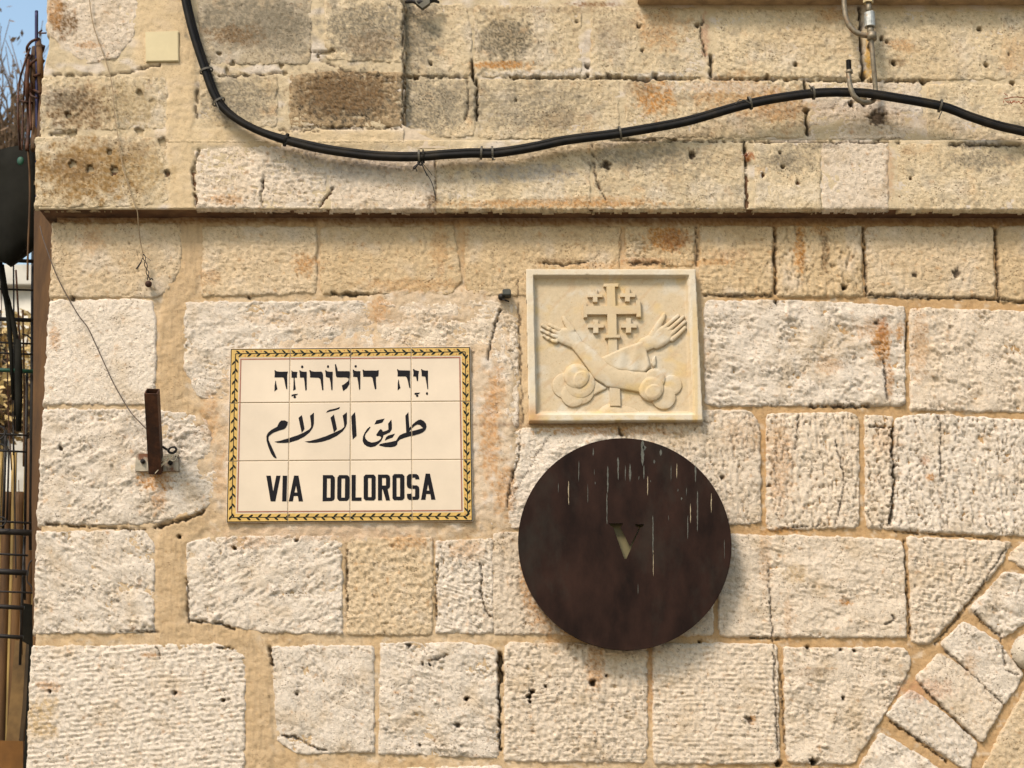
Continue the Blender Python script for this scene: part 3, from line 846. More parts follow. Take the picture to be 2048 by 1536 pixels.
def pathd(U, V, pts, wd):
    best = np.full(U.shape, 1e9)
    for (a, b), (c, e) in zip(pts[:-1], pts[1:]):
        L2 = (c - a) ** 2 + (e - b) ** 2
        t = np.clip(((U - a) * (c - a) + (V - b) * (e - b)) / L2, 0, 1)
        best = np.minimum(best, np.hypot(U - a - t * (c - a), V - b - t * (e - b)))
    return 1 - sstep(wd * .8, wd * 1.15, best + 5 * fbm(U / 20, V / 20, 2, 72))


def mortar_low(U, V):
    brush = fbm(U / 6, V / 40, 3, 81) * np.ones_like(U)
    rt = sstep(1330, 1460, U)
    h = -0.0036 - 0.0018 * rt + (0.0028 - 0.0012 * rt) * fbm(U / 34, V / 30, 3, 82) + 0.0014 * fbm(U / 9, V / 8, 3, 83) - 0.006 * np.clip(fbm(U / 10, V / 10, 2, 95) - .35, 0, 1)
    col = np.ones(U.shape + (3,), np.float32) * MORT
    col = mixc(col, (0.52, 0.40, 0.265), .6 * (1 - rt) * sstep(-.5, .3, fbm(U / 90, V / 60, 2, 96)))
    col = mixc(col, (0.41, 0.255, 0.12), .75 * rt)
    col = col * (1 + 0.10 * fbm(U / 40, V / 40, 3, 84))[..., None] * (1 + 0.07 * brush)[..., None]
    col = mixc(col, (0.36, 0.22, 0.10), np.clip(0.5 * sstep(.2, .8, fbm(U / 25, V / 25, 3, 85)), 0, 1))
    col = mixc(col, (0.24, 0.15, 0.075), np.clip(.55 * sstep(.22, .6, fbm(U / 13, V / 13, 4, 97, .65)), 0, 1))
    col = mixc(col, (0.58, 0.49, 0.38), np.clip(.5 * sstep(.2, .5, fbm(U / 28, V / 22, 4, 98, .6)), 0, 1))
    # smooth strip of render along the left quoins
    s = np.zeros(U.shape)
    if U.min() < 620:
        s = pathd(U, V, [(385, 430), (382, 530), (350, 600), (340, 700), (345, 810), (390, 830)], 26)
        s = np.maximum(s, pathd(U, V, [(390, 1040), (340, 1080), (338, 1270), (480, 1275), (515, 1330), (520, 1520)], 27))
    h = np.where(s > 0, h + s * 0.0035 + s * 0.0009 * fbm(U / 5, V / 34, 3, 86), h)
    col = mixc(col, (0.46, 0.325, 0.185), 0.8 * s)
    col = col * (1 - 0.16 * s * sstep(-.1, .5, fbm(U / 5, V / 60, 3, 181)))[..., None]
    # rough render round the tiled sign and the plaque
    b1 = blob(U, V, 702, 872, 268, 200)
    b2 = blob(U, V, 1225, 700, 190, 168, 8)
    b3 = blob(U, V, 985, 860, 44, 190)
    b4 = blob(U, V, 870, 610, 140, 34)
    b = np.clip(np.maximum.reduce([b1, b3 * .9, b4 * .6]), 0, 1)
    h = h + b * (0.0085 + 0.0020 * fbm(U / 26, V / 22, 3, 87) + 0.0022 * fbm(U / 9, V / 8, 3, 88))
    near = np.maximum(np.abs(U - 700) / 262, np.abs(V - 869) / 190)
    h = np.where(near < 1.0, np.minimum(h, SIGN_BACK), h)
    col = mixc(col, PLAST, b)
    col = mixc(col, (0.60, 0.53, 0.45), np.clip(b * 0.8 * sstep(0.0, .5, fbm(U / 45, V / 40, 3, 89)), 0, 1))
    col = mixc(col, ORANGE, np.clip(b * 0.5 * sstep(0.25, .7, fbm(U / 20, V / 30, 4, 90)), 0, 1))
    h = np.where(b2 > 0.01, np.maximum(h, -0.0005 - 0.006 * (1 - b2) + 0.0006 * fbm(U / 8, V / 8, 2, 93)), h)
    col = mixc(col, (0.50, 0.385, 0.245), b2 * .9)
    return h, col


def sheet(name, u0, u1, v0, v1, y, fn, step, skirt=0.35, left=False, label=None, umax=None):
    U, V = np.meshgrid(np.arange(u0, u1 + step, step), np.arange(v0, v1 + step, step))
    keep = np.ones(U.shape, bool)
    if left:
        U = U + (ul(V) + 5 - u0)
    if umax: keep = U < umax
    h, col = fn(U, V)
    d, k = carve(U, V)
    h = h - d
    col = stains_shade(U, V, col)
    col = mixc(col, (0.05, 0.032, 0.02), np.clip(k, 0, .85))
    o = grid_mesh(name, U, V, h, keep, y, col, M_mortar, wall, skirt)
    if label: o['label'] = label
    return o


def mortar_up(U, V):
    h = -0.0016 + 0.0020 * fbm(U / 30, V / 30, 3, 82) + 0.0012 * fbm(U / 8, V / 8, 3, 83) - 0.005 * np.clip(fbm(U / 9, V / 9, 2, 95) - .38, 0, 1)
    col = np.ones(U.shape + (3,), np.float32) * np.array((0.50, 0.40, 0.26), np.float32)
    col = col * (1 + 0.12 * fbm(U / 40, V / 40, 3, 84))[..., None]
    col = mixc(col, (0.54, 0.46, 0.37), np.clip(sstep(0, .5, fbm(U / 60, V / 30, 2, 94)), 0, 1))
    s = np.maximum(pathd(U, V, [(365, -60), (362, 150), (358, 280), (365, 420)], 28), 0)
    s = np.maximum(s, blob(U, V, 320, 60, 50, 100))
    s = np.maximum(s, blob(U, V, 590, 276, 290, 18) * .8)
    h = h + s * (0.0035 + 0.0009 * fbm(U / 12, V / 30, 3, 86))
    col = mixc(col, (0.53, 0.40, 0.24), .85 * s)
    return h, col


def mortar_plain(U, V):
    h = -0.005 + 0 * U
    return h, np.ones(U.shape + (3,), np.float32) * MORT


sheet('mortar', 0, 2080, 428, 1600, 0, mortar_low, 3.2, left=True)
sheet('mortar', 2075, 2950, 428, 1600, 0, mortar_plain, 14)
sheet('mortar', 0, 2960, 1590, 3250, 0, mortar_plain, 20, left=True)
sheet('mortar', 0, 750, -60, 285, Y_LEDGE, mortar_up, 3.2, left=True, umax=809)
sheet('mortar', 0, 2012, 280, 416, Y_LEDGE, mortar_up, 3.2, left=True, skirt=0.012)
sheet('mortar', 2080, 2950, 280, 416, Y_LEDGE, mortar_up, 14)
sheet('mortar', 806, 2080, -60, 284, Y_REC, mortar_up, 3.2)
sheet('mortar', 2075, 2950, -60, 284, Y_REC, mortar_plain, 14)
sheet('mortar', 0, 2900, -430, -55, Y_LEDGE, mortar_plain, 20, left=True)


def fillet(U, V):
    h, c = mortar_up(U, V)
    return h, c


# plaster fillet rising to the recess at the foot of the step
bm = bmesh.new()
pts = [(805, 250), (822, 258), (845, 270), (870, 281), (900, 289), (900, 296), (805, 296)]
prism(bm, [pts], Y_LEDGE + 0.001, Y_REC + 0.01)
f_ = mesh_bm('plaster_fillet', bm, simple('cream_render', (0.50, 0.40, 0.29), 0.95, var=0.12, scale=80, bump=0.002), wall)

# core of masonry behind the facing, down to the ground
bm = bmesh.new()
x0, _ = P(108, 500, 0); x1, _ = P(2950, 900, 0)
bm_box(bm, (float(x0) + 0.03, 0.04, 0.0), (float(x1), 0.9, 4.2))
mesh_bm('wall_core', bm, simple('core_masonry', (0.35, 0.25, 0.14), 0.95), wall)

# string course at the upper right, its underside visible
SC = simple('stained_string_course', (0.36, 0.25, 0.14), 0.9, var=0.35, scale=30, bump=0.004)
bm = bmesh.new()
a = P3(1275, 10, Y_REC); b = P3(2940, 22, Y_REC)
bm_box(bm, (a.x, Y_REC - 0.05, a.z), (b.x, 0.05, a.z + 0.16), bevel=0.004)
sc = mesh_bm('string_course', bm, SC, wall)

# stained underside of the ledge
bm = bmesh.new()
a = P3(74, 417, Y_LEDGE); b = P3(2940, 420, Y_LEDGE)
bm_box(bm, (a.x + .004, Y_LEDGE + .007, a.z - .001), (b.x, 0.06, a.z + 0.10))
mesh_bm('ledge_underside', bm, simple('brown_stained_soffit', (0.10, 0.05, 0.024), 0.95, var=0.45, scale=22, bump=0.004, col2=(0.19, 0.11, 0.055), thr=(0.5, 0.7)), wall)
bm = bmesh.new()
bm_box(bm, (a.x + .02, Y_LEDGE + .009, a.z + .102), (P3(803, 200, Y_LEDGE).x, 0.06, 4.2))
mesh_bm('pier_core', bm, simple('pier_masonry', (0.40, 0.31, 0.19), 0.95), wall)

# round boss beside the arch
def boss():
    u = np.arange(2010, 2112, 2.5); v = np.arange(1255, 1352, 2.5)
    U, V = np.meshgrid(u, v)
    q = np.hypot(U - 2060, V - 1303) / 38
    h = 0.045 * np.sqrt(np.clip(1 - q ** 2, 0, 1)) - 0.004 + 0.001 * fbm(U / 10, V / 10, 3, 5)
    col = np.ones(U.shape + (3,), np.float32) * np.array((.55, .48, .38), np.float32)
    grid_mesh('boss', U, V, h, q < 1, 0, col, M_stone, wall, 0.03)
boss()
SC2 = None


# ------------------------------------------------------------------ tiled street sign
SQ = [(461, 697), (940.5, 693), (946, 1042.5), (452.5, 1045.5)]      # its corners in the photo
SY = -0.010                                                       # front of the tiles


def sb(s, t):
    """sign coordinates 0..1 to photo position"""
    a, b, c, d = SQ
    return (a[0] * (1 - s) * (1 - t) + b[0] * s * (1 - t) + c[0] * s * t + d[0] * (1 - s) * t,
            a[1] * (1 - s) * (1 - t) + b[1] * s * (1 - t) + c[1] * s * t + d[1] * (1 - s) * t)


def spt(s, t, y=SY):
    u, v = sb(s, t)
    return P3(u, v, y)


o0 = spt(0, 1, 0)
sign = empty('tiled_street_sign', (o0.x, 0, o0.z), 'ceramic tile street sign with yellow leaf border, black writing in Hebrew, Arabic and Latin letters', 'street sign')
SX = [0.0, 0.2495, 0.502, 0.7535, 1.0]
TY = [0.0, 0.3135, 0.647, 1.0]
sw, sh = 487.0, 347.0
gap = 0.8
rr = random.Random(3)
for j in range(3):
    for i in range(4):
        s0 = SX[i] + (gap / sw if i else 0); s1 = SX[i + 1] - (gap / sw if i < 3 else 0)
        t0 = TY[j] + (gap / sh if j else 0); t1 = TY[j + 1] - (gap / sh if j < 2 else 0)
        bm = bmesh.new()
        dy = rr.uniform(-.0003, .0003)
        b_ = 1.1
        oc = [sb(s0, t0), sb(s1, t0), sb(s1, t1), sb(s0, t1)]
        ic = [sb(s0 + b_ / sw, t0 + b_ / sh), sb(s1 - b_ / sw, t0 + b_ / sh), sb(s1 - b_ / sw, t1 - b_ / sh), sb(s0 + b_ / sw, t1 - b_ / sh)]
        fr = [bm.verts.new(P3(u, v, SY + dy)) for u, v in ic]
        md = [bm.verts.new(P3(u, v, SY + 0.0008)) for u, v in oc]
        bk = [bm.verts.new((m.co.x, SY + 0.009, m.co.z)) for m in md]
        bm.faces.new(fr)
        for k in range(4):
            l = (k + 1) % 4
            bm.faces.new((fr[k], fr[l], md[l], md[k])); bm.faces.new((md[k], md[l], bk[l], bk[k]))
        bm.faces.new(bk[::-1])
        mesh_bm('tile', bm, M_tile, sign)
bm = bmesh.new()
prism(bm, [[sb(0.002, 0.002), sb(0.998, 0.002), sb(0.998, 0.998), sb(0.002, 0.998)]], SY + 0.0016, SY + 0.0085)
mesh_bm('grout', bm, M_grout, sign)

SEAM = [((sb(s, -.1)), (sb(s, 1.1))) for s in SX[1:4]] + [((sb(-.1, t)), (sb(1.1, t))) for t in TY[1:3]]


def print_mesh(name, shapes, mat, lift, wd=0.9):
    """flat glaze print on the tiles, broken where a tile joint runs"""
    bm = bmesh.new()
    for loops in shapes:
        flat = [[Vector((u, v, 0)) for u, v in lp] for lp in loops]
        vs = [bm.verts.new((u, v, 0)) for lp in loops for u, v in lp]
        for a, b, c in tessellate_polygon(flat):
            try: bm.faces.new((vs[a], vs[b], vs[c]))
            except ValueError: pass
    for p, q in SEAM:
        d = Vector((q[0] - p[0], q[1] - p[1], 0)).normalized(); n = Vector((-d.y, d.x, 0))
        c = Vector((p[0], p[1], 0))
        for sgn in (-1, 1):
            bmesh.ops.bisect_plane(bm, geom=bm.verts[:] + bm.edges[:] + bm.faces[:], plane_co=c + n * sgn * wd, plane_no=n, dist=1e-4)
        dl = [f for f in bm.faces if abs((f.calc_center_median() - c).dot(n)) < wd * .99]
        bmesh.ops.delete(bm, geom=dl, context='FACES')
    for v in bm.verts:
        v.co = P3(v.co.x, v.co.y, SY - lift)
    bmesh.ops.recalc_face_normals(bm, faces=bm.faces)
    for f in bm.faces:
        f.normal_update()
        if f.normal.y > 0: f.normal_flip()
    return mesh_bm(name, bm, mat, sign, recalc=False)


def pxs(du, dv):      # offsets in px from the upper left corner, in sign space
    return sb(du / sw, dv / sh)


def band(m0, m1):
    """ring between two margins in px"""
    o = [pxs(m0, m0), pxs(sw - m0, m0), pxs(sw - m0, sh - m0), pxs(m0, sh - m0)]
    i = [pxs(m1, m1), pxs(sw - m1, m1), pxs(sw - m1, sh - m1), pxs(m1, sh - m1)]
    return [[o[k], o[(k + 1) % 4], i[(k + 1) % 4], i[k]] for k in range(4)]


print_mesh('black_outline', [[b] for b in band(0.8, 2.6)], M_ink, 0.0005)
print_mesh('yellow_border', [[b] for b in band(2.6, 18.0)], M_yellow, 0.0005)
print_mesh('brown_line', [[b] for b in band(20.2, 22.9)], M_pink, 0.0005)
leaves = []; berries = []


def leaf(cu, cv, du, dv, L, wdt):
    nx, ny = -dv, du
    pts = []
    for q, k in ((0, .25), (.3, .9), (.6, 1.0), (.85, .6), (1.0, .05)):
        pts.append((cu + du * L * q + nx * wdt * k * .5, cv + dv * L * q + ny * wdt * k * .5))
    for q, k in ((1.0, .05), (.85, .6), (.6, 1.0), (.3, .9), (0, .25)):
        pts.append((cu + du * L * q - nx * wdt * k * .5, cv + dv * L * q - ny * wdt * k * .5))
    leaves.append([[pxs(a, b) for a, b in pts]])


rr = random.Random(11)
mid = 10.4
cn = [(mid, mid), (sw - mid, mid), (sw - mid, sh - mid), (mid, sh - mid)]
for k, (a, b, flip) in enumerate(((cn[0], cn[1], 1), (cn[1], cn[2], -1), (cn[3], cn[2], -1), (cn[0], cn[3], 1))):
    L = math.hypot(b[0] - a[0], b[1] - a[1]); dx, dy = (b[0] - a[0]) / L, (b[1] - a[1]) / L
    nx, ny = -dy, dx
    leaves.append([[pxs(a[0] + nx * .8, a[1] + ny * .8), pxs(b[0] + nx * .8, b[1] + ny * .8), pxs(b[0] - nx * .8, b[1] - ny * .8), pxs(a[0] - nx * .8, a[1] - ny * .8)]])
    q = 5.0
    nseg = round(L / 18.7); stp = L / nseg
    for m in range(nseg):
        q0 = 4 + m * stp + rr.uniform(-.8, .8)
        for sd_ in (-1, 1):
            q = q0 + sd_ * 2.2 * (1 if k in (0, 3) else -1)
            ang = 0.60 + rr.uniform(-.1, .1)
            bx = a[0] + dx * (q + 8); by = a[1] + dy * (q + 8)
            du = -dx * math.cos(ang) * flip + nx * sd_ * math.sin(ang); dv = -dy * math.cos(ang) * flip + ny * sd_ * math.sin(ang)
            if k in (0, 3): du, dv = (-dx * math.cos(ang) + nx * sd_ * math.sin(ang), -dy * math.cos(ang) + ny * sd_ * math.sin(ang)) if k == 0 else (dx * math.cos(ang) + nx * sd_ * math.sin(ang), dy * math.cos(ang) + ny * sd_ * math.sin(ang))
            if k == 1: du, dv = -dx * math.cos(ang) + nx * sd_ * math.sin(ang), -dy * math.cos(ang) + ny * sd_ * math.sin(ang)
            if k == 2: du, dv = dx * math.cos(ang) + nx * sd_ * math.sin(ang), dy * math.cos(ang) + ny * sd_ * math.sin(ang)
            leaf(bx, by, du, dv, 10.6, 3.7)
            cx = a[0] + dx * (q + 13.5) + nx * sd_ * 4.6; cy = a[1] + dy * (q + 13.5) + ny * sd_ * 4.6
            berries.append([[pxs(cx + 1.2 * math.cos(t), cy + 1.2 * math.sin(t)) for t in [i * math.pi / 3 for i in range(6)]]])
o = print_mesh('leaf_vine', leaves, M_leaf, 0.0010); o['kind'] = 'stuff'
o = print_mesh('berries', berries, M_berry, 0.0010); o['kind'] = 'stuff'

ZA = (530, 725, 11.378); ZB = (690, 725, 11.378); ZC = (520, 805, 11.378); ZD = (685, 805, 11.378); ZE = (520, 935, 11.378); ZF = (695, 935, 11.378)


def dot(cx, cy, rx, ry=None):
    ry = ry or rx
    return [(cx + rx * math.cos(t), cy + ry * math.sin(t)) for t in [i * math.pi / 6 for i in range(12)]]


HEB = [
    (ZA, [[[(215,172),(235,172),(250,195),(330,208),(520,205),(505,290),(508,605),(485,608),(462,520),(440,400),(425,350),(395,340),(215,340),(222,250)]],
          [[(238,410),(250,420),(255,480),(285,605),(215,660),(218,520)]]]),
    (ZA, [[[(603,178),(615,182),(630,205),(740,215),(728,250),(726,345),(672,345),(680,450),(700,610),(640,642),(648,500),(650,345),(603,345)]],
          [[(603,735),(660,718),(755,712),(715,745),(640,760),(603,775)]], [dot(676,785,30)]]),
    (ZA, [[[(780,180),(800,175),(815,195),(870,208),(950,208),(950,610),(930,648),(915,620),(900,450),(885,345),(795,340),(790,250)]], [dot(846,98,28,33)]]),
    (ZA, [[[(1005,178),(1035,172),(1050,195),(1120,208),(1280,205),(1308,230),(1320,280),(1330,630),(1300,632),(1280,500),(1258,375),(1220,348),(1025,340),(1025,250)]]]),
    (ZA, [[[(1365,180),(1390,172),(1405,195),(1460,208),(1540,208),(1538,610),(1520,638),(1508,620),(1490,450),(1465,345),(1400,335),(1378,310),(1378,240)]], [dot(1433,92,24,32)]]),
    (ZA, [[[(1590,38),(1612,38),(1645,135),(1655,195),(1920,197),(1932,215),(1930,300),(1918,400),(1920,490),(1860,590),(1775,650),(1765,600),(1748,520),(1800,495),(1890,420),(1905,380),(1890,350),(1850,340),(1640,338),(1615,310),(1600,180)]]]),
    (ZB, [[[(172,165),(200,160),(215,185),(270,195),(350,195),(348,600),(330,628),(318,600),(300,450),(275,330),(185,325),(185,250)]], [dot(242,86,27,30)]]),
    (ZB, [[[(398,165),(418,160),(440,182),(720,182),(770,172),(760,310),(705,325),(705,420),(715,600),(680,612),(655,500),(625,350),(590,325),(412,325),(410,240)]]]),
    (ZB, [[[(1185,155),(1205,148),(1225,175),(1480,182),(1478,450),(1487,578),(1462,578),(1430,420),(1405,340),(1375,318),(1195,318),(1198,240)]],
          [[(1215,385),(1225,395),(1235,470),(1262,580),(1197,635),(1200,480)]]]),
    (ZB, [[[(1545,150),(1578,150),(1585,170),(1685,195),(1670,260),(1662,420),(1635,420),(1615,320),(1548,315),(1560,240)]],
          [[(1575,715),(1590,690),(1710,683),(1680,715),(1590,735)]], [dot(1642,755,29)]]),
    (ZB, [[[(1730,150),(1755,150),(1765,170),(1820,182),(1888,182),(1888,450),(1893,600),(1875,612),(1860,500),(1825,320),(1745,312),(1742,230)]], [dot(1865,705,23,34)]]),
]
ARA = [
    (ZC, [[[(480,410),(560,405),(632,440),(625,500),(590,570),(540,610),(440,635),(300,690),(230,740),(195,780),(195,850),(230,930),(290,1060),(340,1170),(380,1265),(355,1272),(310,1245),(250,1160),(190,1010),(150,880),(145,760),(180,690),(260,620),(390,550),(430,460)]]]),
    (ZC, [[[(950,285),(965,330),(1015,600),(950,690),(925,580),(875,350)]],
          [[(1228,228),(1228,480),(1200,580),(1130,680),(1010,780),(850,860),(680,910),(560,920),(400,918),(325,890),(450,870),(640,815),(850,745),(1000,680),(1120,610),(1160,560),(1158,460),(1138,300)]]]),
    (ZC, [[[(1680,272),(1695,330),(1753,605),(1680,685),(1655,570),(1603,345)]],
          [[(1978,218),(1978,480),(1950,560),(1880,660),(1750,760),(1590,840),(1430,890),(1280,918),(1120,918),(1012,890),(1150,870),(1300,830),(1500,765),(1700,680),(1850,610),(1915,555),(1910,470),(1880,295)]],
          [[(1505,235),(1530,190),(1590,160),(1700,140),(1820,100),(1800,150),(1700,182),(1600,205)]]]),
    (ZD, [[[(283,215),(298,330),(322,760),(232,845),(215,650),(198,315)]]]),
    (ZD, [[[(625,545),(638,570),(590,640),(530,710),(510,770),(530,830),(580,880),(660,910),(740,900),(820,870),(870,825),(880,790),(840,765),(785,765),(765,735),(800,680),(840,625),(875,600),(905,630),(920,662),(1000,640),(1045,615),(1042,560),(1038,480),(1112,385),(1125,500),(1125,610),(1080,680),(1000,720),(935,745),(920,800),(880,880),(820,940),(740,1000),(640,1020),(560,1000),(490,950),(455,870),(465,780),(500,690),(560,600)]],
          [[(725,500),(770,405),(855,385),(960,365),(905,460),(810,485)]], [[(962,870),(990,790),(1040,750),(1198,705),(1140,800),(1040,835)]]]),
    (ZD, [[[(1430,300),(1500,215),(1510,400),(1525,575),(1570,520),(1660,440),(1730,395),(1780,385),(1850,420),(1900,480),(1912,550),(1890,620),(1840,670),(1760,710),(1640,745),(1520,775),(1400,810),(1300,850),(1255,900),(1245,960),(1200,1000),(1100,1020),(980,1015),(880,995),(828,975),(850,945),(950,920),(1100,895),(1220,865),(1260,800),(1300,745),(1380,705),(1450,685),(1440,500)],
           [(1520,660),(1560,610),(1640,530),(1700,500),(1760,510),(1830,580),(1700,620),(1600,645)]]]),
]
LAT = [
    (ZE, [[[(142,185),(245,185),(300,540),(370,185),(468,185),(350,772),(242,772)]]]),
    (ZE, [[[(515,185),(618,185),(603,772),(503,772)]]]),
    (ZE, [[[(775,183),(875,183),(980,772),(880,772),(860,650),(768,650),(750,772),(652,772)], [(820,415),(848,568),(785,568)]]]),
    (ZE, [[[(1430,172),(1650,172),(1700,220),(1705,290),(1700,700),(1680,745),(1630,765),(1423,770)], [(1525,252),(1605,252),(1603,683),(1520,683)]]]),
    (ZE, [[[(1800,172),(1990,172),(2030,210),(2038,260),(2035,690),(2010,740),(1975,762),(1805,762),(1765,725),(1755,690),(1760,230)], [(1855,252),(1935,252),(1930,683),(1850,683)]]]),
    (ZF, [[[(92,168),(187,168),(182,680),(318,680),(318,757),(92,757)]]]),
    (ZF, [[[(410,160),(600,160),(640,210),(640,700),(600,748),(410,748),(367,705),(367,210)], [(465,240),(545,240),(545,672),(465,672)]]]),
    (ZF, [[[(692,160),(910,160),(955,185),(968,240),(968,430),(950,465),(912,490),(968,748),(875,748),(800,490),(785,500),(785,748),(692,748)], [(785,237),(875,237),(875,408),(785,408)]]]),
    (ZF, [[[(1060,148),(1250,148),(1295,195),(1295,695),(1250,742),(1060,742),(1022,700),(1022,195)], [(1115,235),(1195,235),(1195,662),(1115,662)]]]),
    (ZF, [[[(1400,148),(1570,148),(1610,175),(1632,225),(1635,270),(1545,270),(1535,232),(1460,232),(1450,260),(1450,380),(1465,405),(1580,405),(1625,440),(1635,490),(1635,690),(1600,735),(1400,738),(1360,700),(1350,600),(1452,592),(1460,660),(1535,660),(1540,500),(1530,488),(1410,480),(1365,450),(1348,400),(1348,200)]]]),
    (ZF, [[[(1778,138),(1875,138),(2003,732),(1905,732),(1885,605),(1790,605),(1775,735),(1672,735)], [(1832,385),(1862,525),(1805,525)]]]),
]
for nm, G in (('hebrew_letter', HEB), ('arabic_letter', ARA), ('latin_letter', LAT)):
    for gi, ((ou, ov, sc_), shapes) in enumerate(G):
        if nm == 'hebrew_letter' and gi not in (0, 8) and len(shapes) > 1:
            print_mesh('vowel_mark', [[[(ou + x / sc_, ov + y / sc_) for x, y in lp] for lp in loops] for loops in shapes[1:]], M_ink, 0.0006)
            shapes = shapes[:1]
        print_mesh(nm, [[[(ou + x / sc_, ov + y / sc_) for x, y in lp] for lp in loops] for loops in shapes], M_ink, 0.0006)

# ------------------------------------------------------------------ carved plaque
PY = -0.026         # face of its raised rim
PB = -0.008         # sunk ground
p0 = P3(1057, 846, 0)
plaque = empty('carved_relief_plaque', (p0.x, 0, p0.z), 'square cream marble relief of two crossed arms before a five-part cross, above the dark disc', 'relief plaque')


def marble_col(U, V):
    c = np.ones(U.shape + (3,), np.float32) * np.array((0.495, 0.395, 0.26), np.float32)
    c = mixc(c, (0.55, 0.40, 0.19), np.clip(.8 * sstep(0, .6, fbm(U / 60, V / 40, 3, 201)), 0, 1))
    c = mixc(c, (0.52, 0.46, 0.36), np.clip(.9 * sstep(0, .55, fbm(U / 50, V / 50, 3, 202)), 0, 1))
    c = mixc(c, (0.46, 0.33, 0.20), np.clip(.6 * sstep(.1, .6, fbm((U + V) / 16, (U - V) / 60, 3, 203)), 0, 1))
    return c * (1 + .05 * fbm(U / 8, V / 8, 2, 204))[..., None]


def rim_col(U, V):
    c = marble_col(U, V)
    c = mixc(c, (0.60, 0.55, 0.45), .5 * np.ones(U.shape))
    c = mixc(c, ORANGE, np.clip(.75 * (1 - sstep(0, 40, np.hypot(U - 1065, V - 838))) , 0, 1))
    c = mixc(c, (0.50, 0.36, 0.15), np.clip(.6 * sstep(825, 845, V) * sstep(-.2, .4, fbm(U / 30, V / 20, 2, 7)), 0, 1))
    return mixc(c, (0.54, 0.37, 0.14), np.clip(.5 * sstep(1380, 1386, U) * (1 - sstep(1392, 1396, U)) * sstep(580, 640, V), 0, 1))


def relief(name, bbox, hfun, y0=PB, colf=marble_col, step=1.25, skirt=0.004):
    U, V = np.meshgrid(np.arange(bbox[0], bbox[1] + step, step), np.arange(bbox[2], bbox[3] + step, step))
    h, t = hfun(U, V)
    h = h + 0.00025 * fbm(U / 9, V / 9, 3, 210)
    return grid_mesh(name, U, V, h, t > 0, y0, colf(U, V), M_marble, plaque, skirt)


def flatpiece(name, outline, yf, bevel=0.0010, yb=PB + 0.002):
    bm = bmesh.new()
    prism(bm, [outline], yf, yb)
    bmesh.ops.recalc_face_normals(bm, faces=bm.faces)
    bmesh.ops.dissolve_limit(bm, angle_limit=0.01, verts=bm.verts[:], edges=bm.edges[:])
    es = [e for e in bm.edges if abs(e.verts[0].co.y - yf) < 1e-5 and abs(e.verts[1].co.y - yf) < 1e-5]
    if bevel: bmesh.ops.bevel(bm, geom=es, offset=bevel, segments=2, affect='EDGES')
    o = mesh_bm(name, bm, M_marble, plaque)
    me = o.data
    co = np.empty(len(me.vertices) * 3, np.float32); me.vertices.foreach_get('co', co); co = co.reshape(-1, 3)
    g = wloc(o)
    # back to photo columns for the veins
    X = co[:, 0] + g.x; Z = co[:, 2] + g.z
    U = 1024 + X * 800; V = 768 - (Z - 2.67) * 780
    c = marble_col(U, V)
    at = me.attributes.new('Col', 'FLOAT_COLOR', 'POINT')
    rgba = np.ones((len(c), 4), np.float32); rgba[:, :3] = c
    at.data.foreach_set('color', rgba.ravel())
    return o


# slab: rim, ovolo on the right and lower sides, sunk ground
def quad_sd(U, V, q):
    d = -1e9 * np.ones(U.shape)
    cx = sum(a for a, b in q) / 4; cy = sum(b for a, b in q) / 4
    L = []
    for i in range(4):
        a, b = q[i], q[(i + 1) % 4]
        ex, ey = b[0] - a[0], b[1] - a[1]; l = math.hypot(ex, ey); nx, ny = ey / l, -ex / l
        if (cx - a[0]) * nx + (cy - a[1]) * ny > 0: nx, ny = -nx, -ny
        L.append((U - a[0]) * nx + (V - a[1]) * ny)
    return np.maximum.reduce(L), L


RO = [(1051, 542), (1390, 542), (1405, 845), (1057, 846)]
RI = [(1066, 554.5), (1377, 554.5), (1388, 832), (1072, 832)]


def rim_h(U, V):
    so_, _ = quad_sd(U, V, RO)
    si, L = quad_sd(U, V, RI)
    inside = -np.minimum(si, 0)
    # top and left: sharp step; right and bottom: soft hollow moulding
    d_top, d_right, d_bot, d_left = [-l for l in L]
    soft = np.minimum(d_right, d_bot)
    hard = np.minimum(d_top, d_left)
    dep = np.minimum(sstep(0, 1.8, hard + .4 * gnoise(U / 9, V / 9, 3)), sstep(-3, 10, soft))
    rim = (PB - PY)
    h = rim * (1 - dep)
    h = np.where(si > 0, rim, h)
    h = np.where((si > 0), h - rim * (1 - sstep(0, 3, L[1] * 0 + 3)), h)
    h = h - 0.002 * (1 - sstep(0, 2.5, -so_))
    chip = np.clip(1 - np.hypot((U - 1174) / 6, (V - 556) / 4), 0, 1) + np.clip(1 - np.hypot((U - 1404) / 7, (V - 846) / 4), 0, 1)
    h = h - chip * 0.004
    return h, -so_


relief('slab', (1046, 1410, 538, 850), rim_h, colf=lambda U, V: np.where((quad_sd(U, V, RI)[0] > -3)[..., None], rim_col(U, V), marble_col(U, V)), skirt=0.017)

